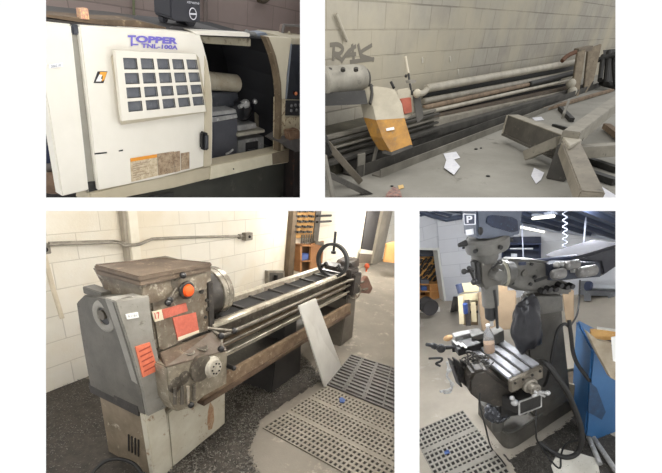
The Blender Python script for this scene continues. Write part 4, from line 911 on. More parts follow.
# small grey panel on the wall behind the bed
t = thing('breaker_panel', 'small grey framed box on the cream wall right behind the lathe bed', 'electrical box', YY(268,290,WY))
b = B(); yb(268,271,285,292,WY-.06,.06,b); b.out('box_frame', galv, t, bevel=.005)
b = B(); yb(270,273,283,292,WY-.065,.02,b); b.out('box_door', pm('dark_panel', (88,84,78), (70,66,60), scale=7), t)
b = B(); a = YY(276,275,WY-.1); b.cyl(a, a+V(0,0,-.3), .03, .05, 10); b.out('box_switch', black, t)
for x, y in ((247,294.5),(251,294)):
    b = B(); a = YY(x,y,1.97); b.cyl(a-V(0,0,.01), a+V(0,0,.03), .012, None, 10); solo('small_bottle', b, black, 'tiny black stub standing on the back edge of the lathe bed', 'stub', 'stubs on the lathe back edge')
a = YY(264,291,1.96); b = B(); b.cyl(a, a+V(0,0,.05), .006, None, 8); b.cyl(a+V(-.02,0,.05), a+V(.02,0,.05), .01, None, 8); solo('small_tap', b, steel2, 'tiny steel tap standing behind the lathe bed near the grey box', 'tap')
# doorway at the far end
b = B(); b.prism([YY(x,y,WY-.04) for x, y in ((368.5,205),(384,205),(373,251),(362,249))], (0,.03,0)); struct('door_1', b, flat('doorway_dark', (62,60,60), .9))
b = B(); b.prism([YY(x,y,WY-.06) for x, y in ((361,249.5),(374,251),(373,254.5),(360.5,253.5))], (0,.03,0)); struct('trim_3', b, flat('sill_white', (228,224,214)))
b = B(); b.prism([YY(x,y,WY-.06) for x, y in ((360.5,253.5),(373,254.5),(371,263),(358,263))], (0,.03,0)); struct('trim_4', b, pm('base_brown', (124,112,98), (104,94,82), scale=2))
b = B(); b.prism([YY(x,y,WY-.10) for x, y in ((384,205),(394,205),(381,264),(372,264))], (0,.06,0)); struct('trim_5', b, pm('door_post', (150,142,128), (126,118,105), scale=3))
b = B(); b.prism([DD(x,y,8.0) for x, y in ((387,244),(404,240),(404,264),(384,262))], (.05,.05,0)); solo('plywood_sheet', b, pm('leaning_ply', (176,130,74), (158,112,60), scale=3), 'orange brown board standing on the floor just past the doorway post', 'board')
# black cable in the corner
b = B(); b.tube([ZZ(88,480,.1), ZZ(95,470,.12), ZZ(106,461,.15), ZZ(120,459,.15), ZZ(134,464,.12), ZZ(142,474,.1), ZZ(146,490,.05)], .012)
solo('black_cable', b, flat('rubber', (30,29,28), .5), 'black cable looped on the floor in front of the brown pedestal side', 'cable')
# ================================================================ ROOM: milling machine
K = 4
WB = 5.35
wall4 = blocks('white_block_paint', (206,208,212), (198,200,206), (186,188,194), .42, .2, 0, 2, (0, 0), .006, .3, dirt=(190,192,196), dscale=.8, var=.03)
conc4 = pm('concrete_pale', (178,170,156), (158,151,138), (186,180,168), 1.3, .7, 0, .25, .62, 60)
b = B(); b.prism([V(-.6,-1.5,0), V(12,-1.5,0), V(12,9,0), V(-.6,9,0)], (0,0,-.06)); struct('floor', b, conc4)
WA, WE = ZZ(446.5,301), ZZ(650,291)
WN = V(-(WE-WA).y, (WE-WA).x, 0).normalized()
def WW(x, y, off=0):
    c = Vector(CAM[4]); d = Vector(ray(x, y)); return c+d*((WA-WN*off-c).dot(WN)/d.dot(WN))
b = B(); b.prism([WA, WE, WW(650,205), WW(436,205), WW(439,249)], WN*.15); struct('wall_back', b, wall4)
b = B(); b.prism([YY(410,205,WB), YY(440,205,WB), YY(440,249,WB), YY(410,249,WB)], (0,.15,0)); struct('wall_over_door', b, wall4)
b = B(); b.prism([YY(437,248,WB-.03), YY(440,248,WB-.03), YY(447.5,305,WB-.03), YY(445,306,WB-.03)], (0,.16,0)); b.prism([YY(410,247.5,WB-.03), YY(440,248.5,WB-.03), YY(440,250.5,WB-.03), YY(410,249.5,WB-.03)], (0,.16,0)); struct('trim_6', b, flat('frame_pale', (206,206,200)))
# the next room through the doorway: dark beam, pegboard, shelves
b = B(); b.prism([YY(405,251,WB+.5), YY(450,251,WB+.5), YY(450,330,WB+.5), YY(405,330,WB+.5)], (0,.05,0)); struct('wall_next_room', b, pm('next_room', (120,112,100), (100,92,82), scale=2))
b = B(); b.prism([YY(412,249,WB+.2), YY(441,250,WB+.2), YY(441,256.5,WB+.2), YY(412,256.5,WB+.2)], (0,.1,0)); struct('trim_7', b, flat('dark_lintel', (62,64,70)))
pegm = pm('peg_orange', (208,158,88), (190,138,72), (120,84,44), 14, .7, 0, 0, .6)
t = thing('pegboard', 'orange pegboard seen through the doorway behind the mill', 'pegboard', YY(430,283,WB+.4))
b = B(); b.prism([YY(x,y,WB+.36) for x, y in ((412,256),(438,256),(440,283.5),(412,283.5))], (0,.04,0)); b.out('board_panel', pegm, t)
r_ = random.Random(8)
for i in range(4):
    for j in range(4):
        a = YY(421+j*4.8+r_.uniform(-1,1), 261+i*6+r_.uniform(-1,1), WB+.33); b = B(); b.bar(a+V(-.05,0,-.03), a+V(.04,0,.04), .03, .03); b.cyl(a, a+V(0,.02,0), .03, None, 8)
        solo('hanging_tool', b, MATS['dark_oily_steel'], 'small dark tool hung on the orange pegboard through the doorway', 'tool', 'tools on the doorway pegboard')
t = thing('shelf_unit', 'low orange wooden shelf unit below the pegboard through the doorway', 'shelf', YY(430,305,WB+.2))
sv = WB+.15
def q4(b, x0,y0,x1,y1,yv,d): b.prism([YY(x0,y0,yv),YY(x1,y0,yv),YY(x1,y1,yv),YY(x0,y1,yv)], (0,d,0)); return b
b = B()
for y in (284,291,298,305): q4(b, 412,y,444,y+1.2,sv,.2)
for x in (419,430,443): q4(b, x,284,x+1.2,306,sv,.2)
b.out('shelf_boards', pm('shelf_ply', (188,140,84), (168,120,66), scale=5), t)
b = B(); q4(b, 430,284,443,306,sv+.01,.02); b.out('shelf_doors', pm('shelf_door', (176,124,70), (158,108,58), scale=6), t)
b = B(); q4(b, 412,284,430,306,sv+.19,.02); b.out('shelf_back', flat('shelf_dark_brown', (84,62,44)), t)  # shelf back in a darker brown than the boards
b = B(); q4(b, 421.5,286.5,427,291,sv+.02,.1); solo('blue_box', b, flat('blue_box', (58,86,140)), 'small blue box on the upper shelf through the doorway', 'box')
b = B(); q4(b, 421,280,429,284,sv+.02,.1); solo('grey_tool_case', b, flat('case_grey', (84,88,96)), 'grey case lying on top of the orange shelf unit', 'case')
b = B(); c = YY(431,308,WB-.5); b.turn(c, (0,1,0), [(0,.12),(.2,.12)], 24); solo('black_drum', b, flat('drum_dark', (52,50,50)), 'dark round lump standing on the floor in the doorway', 'drum')
b = B(); p = [ZZ(420,310), ZZ(440,309), ZZ(440,311.5), ZZ(420,313)]; b.prism(p, (0,0,.04)); solo('white_plank', b, flat('plank_white', (220,218,210)), 'white plank on the floor in front of the dark round lump', 'plank')

# sloping roof of the shop with its ribs, pipe and tube lights
RA, RB = YY(400,203,WB), YY(400,226,WB)
def roof(x, y):   # the roof falls from the viewer towards the back wall
    P0, P1, P2 = WW(425,208), WW(616,240), DD(560,205,3.3); n = (P1-P0).cross(P2-P0); c = Vector(CAM[4]); d = Vector(ray(x, y)); return c+d*((P0-c).dot(n)/d.dot(n))
rq = [roof(x,y) for x, y in ((425,207.8),(640,242),(650,196),(440,196))]
RN = (rq[1]-rq[0]).cross(rq[2]-rq[0]).normalized(); RN = RN if RN.z > 0 else -RN
b = B(); b.prism(rq, RN*.05); struct('ceiling', b, pm('roof_blue_grey', (84,98,124), (70,84,108), scale=1.5))
ribm = pm('roof_rib', (52,62,84), (44,52,70), scale=3)
for i in range(6):
    b = B(); b.bar(roof(470+i*26,203+i*0)-RN*.02, roof(560+i*30,228+i*4.6)-RN*.02, .05, .04, RN); struct('trim_%d' % (10+i), b, ribm)
b = B(); b.tube([roof(415,207)-RN*.02, roof(640,241)-RN*.02], .03, 8, False); struct('trim_8', b, flat('roof_pipe', (150,156,168)))
b = B(); b.tube([WW(418,211,.1), WW(432,215.5,.1), WW(447,219.5,.1), WW(462,217,.1)], .035, 6, False); b.tube([WW(418,216,.1), WW(436,212,.1), WW(452,216,.1)], .02, 6, False)
solo('pipe_run', b, flat('pipe_dark', (66,74,92)), 'dark bent pipe run along the top of the white wall beside the mill head', 'pipe')
tube = glow('tube_light', (255,252,240), 1.6)
for (a, c, lab) in (((522,222.3),(546,227.3),'long white tube light hanging beyond the mill head'), ((535,212.5),(556,209.5),'bright tube light cut off by the frame top above the ram')):
    t = thing('ceiling_light', lab, 'light', roof(*a)); p, q = roof(*a)-RN*.06, roof(*c)-RN*.06
    b = B(); b.bar(p+RN*.03, q+RN*.03, .05, .02, RN); b.out('fixture_body', flat('fixture', (120,126,138)), t)
    b = B(); b.cyl(p, q, .015, None, 10); b.out('tube', tube, t)
t = thing('ceiling_light', 'small bright lamp under the roof at the far end over the ram', 'light', roof(593,237.6))
p = roof(593,237.4)-RN*.06; b = B(); b.bar(p-V(.05,0,0), p+V(.05,0,0), .05, .03, RN); b.out('tube', tube, t)
b = B(); b.bar(p-V(.08,0,0)+RN*.04, p+V(.08,0,0)+RN*.04, .07, .02, RN); b.out('fixture_body', MATS['fixture'], t)
# hanging cables
b = B(); pts = []
for i in range(60):
    t_ = i/59; q = DD(565+2.2*math.sin(i*.95), 203+56*t_, 3.4); pts.append(q)
b.tube(pts, .006, 6); solo('coiled_cable', b, flat('cable_grey', (150,156,170)), 'pale wavy coiled cable hanging from the roof behind the ram', 'cable')
b = B(); b.tube([DD(587,203,3.6), DD(584.5,235,3.6), DD(582,262,3.6)], .008, 6); solo('hanging_cable', b, MATS['cable_grey'], 'straight pale cable hanging from the roof just beyond the coiled one', 'cable')
b = B(); b.tube([DD(522,225,4.2), DD(523.5,262,4.2)], .007, 6); solo('hanging_wire', b, MATS['cable_grey'], 'thin pale wire hanging under the long tube light', 'wire')

# ---- background things
def dbox(b, px, dep, d=.3):
    """a shape traced at a distance, given real depth away from the viewer along the room's y"""
    b.loft([DD(x,y,dep) for x, y in px], [DD(x,y,dep+d) for x, y in px]); return b
navy = pm('navy_metal', (44,54,82), (36,44,66), scale=3, rough=.5)
t = thing('wall_rack', 'dark blue open rack high on the back wall right of the mill neck'.replace(' right of',' beyond'), 'rack', WW(520,262,.1))
def w4(b, x0,y0,x1,y1,off,d): b.prism([WW(x0,y0,off),WW(x1,y0,off),WW(x1,y1,off),WW(x0,y1,off)], WN*d); return b
b = B(); w4(b, 502,244,540,262,.06,.04); b.out('rack_back', pm('rack_dark', (58,66,86), (48,54,72), scale=3), t)
b = B(); w4(b, 502,243,540,245,.3,.28); w4(b, 502,249,540,250.5,.3,.28); w4(b, 539,243,541,263,.3,.28); w4(b, 501.5,243,503,263,.3,.28); b.out('rack_frame', navy, t)
b = B(); w4(b, 510,248.3,533,249.3,.34,.02); solo('white_tube', b, flat('tube_white', (214,218,222)), 'thin white strip on the shelf of the dark blue wall rack', 'strip')
b = B(); w4(b, 511,254,517,261,.34,.02); solo('paper_sheet', b, flat('paper_bluewhite', (214,218,226)), 'white sheet hanging in the dark blue wall rack', 'paper')
creamM = pm('old_cream_machine', (204,192,158), (184,172,140), (130,118,94), 6, .6, 0, .1, .66)
t = thing('cream_machine', 'old cream bench machine behind the mill quill in the back of the shop', 'machine', DD(468,322,4.3))
b = B(); dbox(b, ((460,283.5),(478,282),(479,292),(461,293)), 4.2, .3); b.out('machine_head', creamM, t, bevel=.01)
b = B(); dbox(b, ((459,294),(479,293),(479,301),(459,302)), 4.15, .3); b.out('machine_bed', creamM, t, bevel=.01)
b = B(); dbox(b, ((462,302),(478,301),(478,325),(463,325)), 4.2, .2); b.out('machine_cabinet', pm('cab_tan', (170,150,120), (140,122,98), scale=5), t)
b = B(); b.cyl(DD(458.5,284,4.15), DD(461,293,4.15), .035, None, 12); b.out('machine_knob', navy, t)
for x, y0, y1 in ((460.5,296,324),(467,300,326),(473,302,322)):
    b = B(); b.bar(DD(x,y0,4.05), DD(x+1.5,y1,4.05), .05, .05); b.out('machine_leg', creamM if x != 467 else MATS['dark_oily_steel'], t)
for k, (x0,y0,x1,y1) in enumerate(((463,304,477,306),(464,311,478,313.5))):
    b = B(); q = ((x0,y0),(x1,y0-.5),(x1,y1-.5),(x0,y1)); dbox(b, q, 4.05, .1); b.out('machine_rail', MATS['dark_oily_steel'], t)
b = B(); a = DD(465.5,309,3.95); b.cyl(a-V(0,0,.05), a+V(0,0,.06), .024, None, 12); solo('blue_bottle', b, flat('bottle_blue', (50,76,140)), 'small blue bottle on the stand of the cream machine', 'bottle')
dkp = pm('dark_sheet', (72,72,74), (54,54,58), scale=4)
for i, (x0, x1) in enumerate(((451,455),(454.5,459))):
    b = B(); b.prism([ZZ(x0-1,312-i), ZZ(x1-1,312-i), DD(x1+1,297,4.6), DD(x0+2,297,4.6)], (.02,.02,0)); solo('steel_sheet', b, dkp, ('outer' if i == 0 else 'inner')+' dark sheet leaning beside the cream machine legs', 'panel')
card = pm('tan_cardboard', (150,130,104), (134,114,90), (122,102,78), 3, .8, 0, .1, .7)
card2 = pm('brown_cardboard', (156,136,108), (136,114,88), scale=3, rough=.8)
b = B(); dbox(b, ((477,292),(516,290),(517,329),(482,331)), 3.7, .4); solo('cardboard_crate', b, card, 'large tan crate standing on the floor behind the quill', 'crate', bevel=.01)
b = B(); dbox(b, ((481,286),(507,285),(508,291),(481,292.5)), 3.75, .3); solo('wooden_box', b, card2, 'low pale wooden box on top of the large tan crate', 'box')
b = B(); dbox(b, ((562,291),(574,289.5),(574,322),(566,323)), 3.9, .3); solo('cardboard_box', b, card, 'narrow tan box standing just behind the mill column', 'box', bevel=.01)
gm = pm('far_grey_machine', (104,106,108), (84,86,90), (140,142,146), 7, .6, .1, .1)
t = thing('far_lathe', 'grey lathe standing far behind the ram under the window', 'lathe', DD(600,298,5.3))
t['label'] = 'grey lathe standing far back in the shop below the grey ram cover'
b = B(); dbox(b, ((580,289),(622,291),(622,297),(580,295)), 5.0, .3); b.out('lathe_bed', gm, t, bevel=.01)
b = B(); dbox(b, ((580,281),(591,281),(591,290),(580,290)), 5.0, .3); b.out('lathe_head', gm, t, bevel=.01)
b = B(); dbox(b, ((591,284),(622,285.5),(622,289),(591,288)), 4.9, .1); b.out('lathe_rail', pm('pale_rail', (180,184,188), (150,154,160), scale=6), t)
b = B(); b.cyl(DD(587,286,4.85), DD(590,286,4.85), .06, None, 14); b.out('lathe_chuck', navy, t)
for x in (584,608):
    b = B(); dbox(b, ((x,295),(x+7,295),(x+7,301),(x,301)), 5.0, .2); b.out('lathe_foot', gm, t)
blu = pm('pale_blue_cabinet', (140,150,172), (120,130,152), scale=4)
for i, (x0,y0,x1,y1,m) in enumerate(((596,268,605,282,blu),(606,264,620,284,pm('slate_cabinet', (96,104,122), (80,88,106), scale=4)))):
    t = thing('tool_cabinet', ('pale blue' if i == 0 else 'slate grey taller')+' cabinet far back beyond the grey lathe', 'cabinet', DD((x0+x1)/2,y1,5.6))
    b = B(); dbox(b, ((x0,y0),(x1,y0),(x1,y1),(x0,y1)), 5.6, .3); b.out('cabinet_body', m, t)
    for k in (0,1):
        b = B(); dbox(b, ((x0+1,y0+2+k*7),(x1-1,y0+2+k*7),(x1-1,y0+6.5+k*7),(x0+1,y0+6.5+k*7)), 5.55, .06); b.out('cabinet_drawer', m, t)
b = B(); dbox(b, ((612,240),(640,240),(640,262),(612,266)), 5.8, .05); solo('wall_screen', b, flat('pale_panel_blue', (196,200,210)), 'pale panel on the far wall at the frame edge', 'panel')
b = B(); p = [ZZ(581,300), ZZ(616,298), ZZ(616,303), ZZ(581,304)]; 
# ---- floor: grid mat, debris
mt4 = pm('grey_tan_mat', (158,154,144), (140,136,126), (176,172,162), 4, .6, 0, .1, .64)
A_, B_, C_ = ZZ(463,410.5), ZZ(511,474), ZZ(419,429.5)
ev = (C_-A_)*1.15; eu = (B_-A_)*1.12
mat_grid('floor_mat', [A_, A_+eu, A_+eu+ev, A_+ev], 17, 13, mt4, 'pale grey grid mat with square holes on the floor by the mill base', ribs=(5,11), w=.36, h=.008)
b = B(); p = ZZ(445,455,.02); b.prism([p, p+V(.05,0,0), p+V(.05,.03,.01), p+V(.01,.035,0)], (0,0,.006)); solo('blue_scrap', b, MATS['blue_scrap'], 'small blue scrap on the grey grid mat before the mill', 'scrap')
mound('mill_grime', [(473,425),(508,462),(520,480),(620,480),(620,440),(592,420),(575,413),(560,428),(509,458),(478,430)], .003, pm('mill_swarf', (74,70,64), (52,49,45), (112,106,96), 18, .6, .1, .5, .62, 120), 6, .02, 'dark metal turnings strewn over the floor around the mill base', 2200, pm('swarf_dull', (116,112,104), (70,67,62), (170,168,160), 40, .4, .4, 0), size=.5)
b = B(); b.prism([ZZ(x,y,.012) for x, y in ((560,449),(574,452),(597,459),(601,480),(556,480),(551,466))], (0,0,.005)); solo('paper_sheet', b, pm('floor_paper', (214,212,202), (196,192,180), scale=4), 'big cream sheet of card lying on the dirty floor by the hoses', 'card')

# ---- the milling machine
mg = pm('mill_dark_grey', (92,89,82), (70,67,62), (112,108,98), 5, .5, .1, .2, .64)
mg2 = pm('mill_body_grey', (104,102,96), (80,79,75), (66,64,60), 6, .45, .1, .2, .64)
mblue = pm('mill_housing', (92,98,110), (76,82,94), (60,62,68), 6, .4, .1, .1, .66)
mblk = pm('mill_black', (40,39,38), (28,27,27), (70,66,60), 10, .45, .15, .3, .64)
msl = pm('mill_silver', (190,190,188), (140,138,134), (224,226,228), 12, .28, .35, .1, .6)
M = thing('milling_machine', 'dark grey knee milling machine with a T-slot table and round column', 'milling machine', (1.75,2.4,0))
M['label'] = 'tall dark grey knee milling machine on a wide base, its head above the slotted table'
def rounded(pts, k, r):
    """round corner number k of a polygon"""
    p, a, c = pts[k], pts[k-1], pts[(k+1) % len(pts)]; o = []
    for t in (0, .25, .5, .75, 1):
        s, e = p+(a-p).normalized()*r, p+(c-p).normalized()*r; o.append((s*(1-t)+p*t)*(1-t)+(p*(1-t)+e*t)*t)
    return pts[:k]+o+pts[k+1:]
zb = .16
bl, bf, br_ = ZZ(478,401,zb), ZZ(507,438,zb), ZZ(573,395,zb)
bb = br_+(bl-bf)
foot = rounded([bl, bf, br_, bb], 1, .12)
b = B(); cc = (bl+bf+br_+bb)/4; b.loft([cc+(q-cc)*1.03-V(0,0,zb) for q in foot], foot); b.out('base', mg, M, bevel=.006)
b = B(); ring = [cc+(q-cc)*1.0+V(0,0,.0) for q in foot]; inn = [cc+(q-cc)*.93+V(0,0,0) for q in foot]
n = len(ring)
for i in range(n):
    j = (i+1) % n; b.prism([ring[i], ring[j], inn[j], inn[i]], (0,0,.02))
b.out('base_rim', mg2, M)
CYV = 2.27
col_f = [YY(x,y,CYV) for x, y in ((528,297),(562,295),(563.5,318),(572,399),(536,424),(526,330))]
ctr = sum(col_f, Vector())/6
cyd = XX(519,296,col_f[0].x).y-CYV
back = [V(q.x*.96+ctr.x*.04, q.y+cyd, q.z) for q in col_f]
b = B(); b.loft(col_f, back); b.out('column', mg, M, bevel=.015)
b = B(); b.prism([YY(x,y,CYV-.012) for x, y in ((528,297),(562.5,296),(563,311),(527,317))], (0,.03,0)); b.out('column_band', mg2, M, bevel=.004)
tc = V(1.80,2.42,1.36); tcp = YY(541,293,2.42)
b = B(); b.turn(tcp, (0,0,1), [(-.06,.125),(-.01,.13),(.0,.12),(.05,.115),(.05,.10),(.09,.10)], 36); b.out('turret', mg2, M)
RY = 2.30
rb = [YY(x,y,RY) for x, y in ((506,262),(512,259),(535,260),(549,262),(560,263),(562,281),(573,284),(573,295),(549,294),(518,291),(506,286),(503,273))]
b = B(); b.prism(rb, (0,.10,0)); b.out('ram_saddle', mg2, M, bevel=.02)
b = B(); b.prism([YY(x,y,RY+.05) for x, y in ((520,262),(600,257),(604,268),(604,276),(545,283),(520,280))], (0,.07,0)); b.out('ram', mg, M, bevel=.01)
for x, y, r in ((516,273,.03),(524,273,.024),(512,265,.012),(512,283,.012),(531,264,.012),(530,284,.012),(534,277,.014)):
    b = B(); c = YY(x,y,RY); b.cyl(c+V(0,.01,0), c+V(0,-.012,0), r, None, 16); b.out('ram_bolt', mg if r > .02 else mblk, M)
b = B(); b.prism([YY(x,y,RY-.006) for x, y in ((519,262.5),(526,262),(526,265),(519,265.5))], (0,.02,0)); b.out('ram_plate', navy, M)
b = B(); b.cyl(YY(500,273,RY-.0), YY(506.5,273,RY+.02), .085, .09, 30); b.out('swivel', mg2, M)
b = B(); c = YY(503.5,273,RY-.0); b.torus(c, (1,-.2,0), .086, .010, 34, 8); b.out('swivel_ring', pm('pale_ring', (168,164,146), (140,136,120), scale=8), M)
# drive cluster on the ram
dk = pm('navy_cluster', (58,62,74), (42,46,56), (80,84,94), 8, .45, .2, .1)
b = B(); b.prism([YY(x,y,RY-.04) for x, y in ((549.5,265),(560,262),(600,262.5),(602,277),(550,281))], (0,.14,0)); cl = b.out('drive_housing', dk, M, bevel=.008)
for x, y, r, dp in ((555,264.5,.022,.03),(561,264,.020,.03),(571.5,270.5,.016,.03)):
    b = B(); c = YY(x,y,RY-.04); b.turn(c, (.25,-1,.05), [(0,r),(dp*.8,r),(dp,r*.82),(dp,r*.4)], 22); b.out('motor_drum', mg2 if r > .04 else msl, cl)
for x, y, x2, y2, r in ((552,275,563,273,.038),(578,273,594,270,.040),(566,266,577,264,.034)):
    b = B(); p, q = YY(x,y,RY-.09), YY(x2,y2,RY-.09); b.turn(p, q-p, [(0,r*.55),(.01,r*.9),(.03,r),((q-p).length,r),((q-p).length+.01,r*.7)], 24); b.out('drive_motor', pm('motor_grey', (132,130,126), (100,98,96), (170,170,168), 9, .35, .3, .1), cl)
b = B(); p = [YY(x,y,RY-.05) for x, y in ((535,281),(541,279),(547,277))]; b.tube(p, .012, 8); b.out('drive_link', mblk, M)
for x, y in ((546,288),(552,288),(557,284),(563,286),(568,285),(540,290)):
    b = B(); c = YY(x,y,RY); b.cyl(c, c+V(0,-.05,0), .022, .018, 12); b.out('saddle_knob', mblk, M)
b = B(); b.tube([YY(527,262,RY+.06), YY(548,259.6,RY+.06), YY(576,256.5,RY+.06)], .018, 8); b.out('top_bar', navy, M)
b = B(); b.cyl(YY(501,274,RY-.10), YY(491,286,RY-.22), .012, None, 10); b.out('clamp_lever', msl, M)
# grey cover over the rear of the ram
b = B(); A0 = [YY(x,y,RY+.02) for x, y in ((568,262),(578,257),(625,243),(625,262),(603,277),(600,263))]
b.loft(A0, [q+V(.02,.3,-.02) for q in A0]); solo('ram_cover', b, pm('cover_cloth', (66,66,70), (50,50,55), scale=5, rough=.9, fine=12, bump=.6), 'grey cloth cover over the rear end of the mill ram', 'cover', bevel=.02)
# head
HY = 2.12; 
def cx4(px, py, yv=HY): return YY(px, py, yv)
ax = cx4(488,262); up = V(0,0,1)
def hz(py): return YY(488,py,HY).z
hx = ax.x
b = B()
kc = YY(477,230,HY-.10); xl = kc.x; hd = XX(462.5,228,xl).y-HY+.10
hp = [YY(x,y,HY-.10) for x, y in ((476,206),(524,206),(521,232),(516,236),(505,238),(478,239))]
b.prism(hp, (0,hd,0)); hh = b.out('motor_housing', mblue, M, bevel=.018)
b = B(); b.prism([YY(x,y,HY-.106) for x, y in ((487,217),(492,215),(512,217),(518,220),(519,231),(512,232.5),(492,227),(486,223))], (0,.03,0)); b.out('belt_window', pm('belt_dark', (34,44,66), (24,30,48), (58,90,110), 14, .3), hh, bevel=.004)
b = B(); b.prism([XX(x,y,xl-.006) for x, y in ((463.2,213.5),(475.5,214),(475.5,224.5),(464.2,225))], (.01,0,0)); pl = b.out('letter_plate', navy, hh)
whitem = flat('white_letter', (222,224,230))
b = B()
for a, c in (((463.6,214),(475.2,214.4)),((475.2,214.4),(475.2,224.2)),((475.2,224.2),(464.5,224.6)),((464.5,224.6),(463.6,214))): b.bar(XX(*a,xl-.008), XX(*c,xl-.008), .005, .005, (1,0,0))
b.out('plate_border', whitem, pl)
text('P', XX(467,222.8,xl-.008), XX(473,222.6,xl-.008), XX(466.6,215.8,xl-.008), whitem, pl, bold=.03)
b = B(); b.prism([XX(x,y,xl-.006) for x, y in ((465.5,230),(472,229),(472.5,234.5),(466.2,235.5))], (.008,0,0)); b.out('white_tag', flat('tag_white', (220,222,226)), hh)
b = B(); c = YY(480.5,231,HY-.10); b.ball(c, .016, 12, (1,.6,1.6)); b.out('slot_hole', mblk, hh)
b = B(); z0 = hz(249.5); b.turn(V(hx,HY,z0), (0,0,1), [(0,.122),(.02,.13),(.07,.13),(.09,.115)], 36); b.out('head_flange', mg2, M)
b = B(); c = V(hx,HY,z0+.04); 
for a in range(6): e = V(math.cos(a*1.05+.5), math.sin(a*1.05+.5), 0); b = B(); b.cyl(c+e*.125, c+e*.145, .013, None, 10); b.out('flange_bolt', mblk, M)
b = B(); c = cx4(466,243); b.cyl(c, c+V(-.05,0,0), .02, .012, 10); b.out('flange_knob', mblk, M)
b = B(); z1 = hz(260); b.turn(V(hx-.02,HY,z1), (0,0,1), [(0,.072),(.02,.08),(z0-z1-.01,.08),(z0-z1,.072)], 30); b.out('neck', mg2, M)
b = B(); b.prism([YY(x,y,HY-.06) for x, y in ((478,259),(505,262),(507,272),(502,287),(484,291),(480,283))], (0,.1,0)); b.out('head_casting', mg, M, bevel=.02)
b = B(); b.prism([YY(x,y,HY-.10) for x, y in ((475,262),(480,261),(482,284),(477,283))], (0,.06,0)); b.out('feed_box', mblk, M, bevel=.008)
b = B(); c = YY(498,275,HY-.11); b.cyl(c+V(0,.05,0), c+V(0,-.02,0), .036, .032, 22); b.out('feed_gear_cover', mg2, M)
for a0, a1, r in (((473,271),(464,271.5),.009),((474,280),(469,268),.007),((480,283),(474,282),.010),((492,268),(500,262),.008)):
    b = B(); p, q = YY(*a0, HY-.14), YY(*a1, HY-.20); b.cyl(p, q, r, None, 8); b.ball(q, r*1.9, 10); b.out('feed_handle', mblk, M)
zq = hz(306); b = B(); b.cyl(V(hx,HY,zq), V(hx,HY,z1), .052, None, 24); b.out('quill', mg2, M)
b = B(); z2, z3 = hz(321), hz(309); b.turn(V(hx,HY,z2), (0,0,1), [(0,.022),(.02,.04),(z3-z2,.04),(zq-z2,.028)], 22); b.out('drill_chuck', mblk, M)
b = B(); b.cyl(V(hx,HY,hz(327)), V(hx,HY,z2), .012, None, 10); b.out('drill_bit', msl, M)
b = B(); b.tube([YY(494,290,HY-.05), YY(496,305,HY-.05), YY(497.5,328,HY-.05)], .010, 8); b.out('quill_rod', mblk, M)
# table
zt = .90; th_ = .075
tl, tn, te = ZZ(468,345.5,zt), ZZ(508,377.5,zt), ZZ(539,363,zt)
tb_ = te+(tl-tn)
ul, ud = (tn-tl), (te-tn)
slots = [0, .12, .20, .37, .45, .62, .70, .88, 1]
topm = pm('table_top', (196,198,204), (160,160,160), (228,232,238), 5, .22, .25, .05, .6)
b = B(); b.prism([tl, tn, te, tb_], (0,0,-th_)); 
b2 = [q-V(0,0,.022) for q in (tl, tn, te, tb_)]
b = B(); b.prism(b2, (0,0,-th_+.022)); tab = b.out('table', pm('table_side', (74,70,62), (50,47,42), (104,98,88), 9, .4, .3, .2), M, bevel=.004)
for i in range(0, 8, 2):
    a, c = slots[i], slots[i+1]
    if i == 0: a, c = 0, .12
for a, c in ((0,.13),(.21,.40),(.50,.69),(.79,1.0)):
    b = B(); b.prism([tl+ud*a, tn+ud*a, tn+ud*c, tl+ud*c], (0,0,-.022)); b.out('table_way', topm, tab, bevel=.002)
b = B(); b.prism([tn-ud*.02+ul*.0-V(0,0,.012), te+ud*.02-V(0,0,.012), te+ud*.02-V(0,0,.11), tn-ud*.02-V(0,0,.11)], ul.normalized()*.04); eb = b.out('end_bracket', pm('bracket_grey', (128,120,106), (100,94,84), (156,148,134), 9, .4, .2, .2), M, bevel=.006)
eo = ul.normalized()
for t_ in (.1,.35,.65,.9):
    b = B(); c = tn+ud*t_-V(0,0,.035)+eo*.04; b.cyl(c, c+eo*.008, .009, None, 8); b.out('bracket_bolt', mblk, eb)
c = tn+ud*.52-V(0,0,.10)+eo*.04
b = B(); b.turn(c, eo, [(0,.055),(.03,.055),(.04,.042),(.08,.042),(.085,.025),(.11,.02)], 26); dl = b.out('feed_dial', pm('dial_steel', (150,144,132), (112,106,96), scale=12, rough=.35, metal=.4), M)
b = B(); e = c+eo*.11; h1, h2 = e+V(-.04,0,-.015), e+V(.07,0,-.035); b.tube([h1, e, h2], [.010,.016,.010], 10, False); b.ball(h2, .018); b.ball(h1, .012); b.out('crank_handle', msl, M)
b = B(); b.tube([e+V(-.03,0,.02), e+V(0,-.01,-.01), e+V(.03,-.02,-.035)], .009, 8); b.out('crank_grip', msl, M)
# saddle, knee and way covers
b = B(); ss = [tl+ul*.35+ud*.05, tl+ul*.85+ud*.05, tl+ul*.85+ud*.95, tl+ul*.35+ud*.95]; b.prism([q-V(0,0,th_) for q in ss], (0,0,-.07)); b.out('saddle', mg, M, bevel=.006)
ky = 2.05
b = B(); b.prism([YY(x,y,ky) for x, y in ((474,372),(486,370),(508,386),(522,392),(521,408),(500,408),(480,402),(470,394),(469,382))], (.03,.14,0)); b.out('knee', pm('knee_brown', (66,60,52), (46,42,37), (88,80,68), 7, .5, .1, .3), M, bevel=.02)
b = B(); b.prism([YY(x,y,2.2) for x, y in ((500,392),(528,392),(528,415),(500,418))], (.0,.2,0)); b.out('knee_slide', mblk, M, bevel=.01)
b = B(); sb = [ZZ(x,y,.66) for x, y in ((519,402),(541,395),(541,395),(519,402))]
p0, p1 = YY(519,402,1.93), YY(541,394,1.97); dn = V(0,0,-.115)
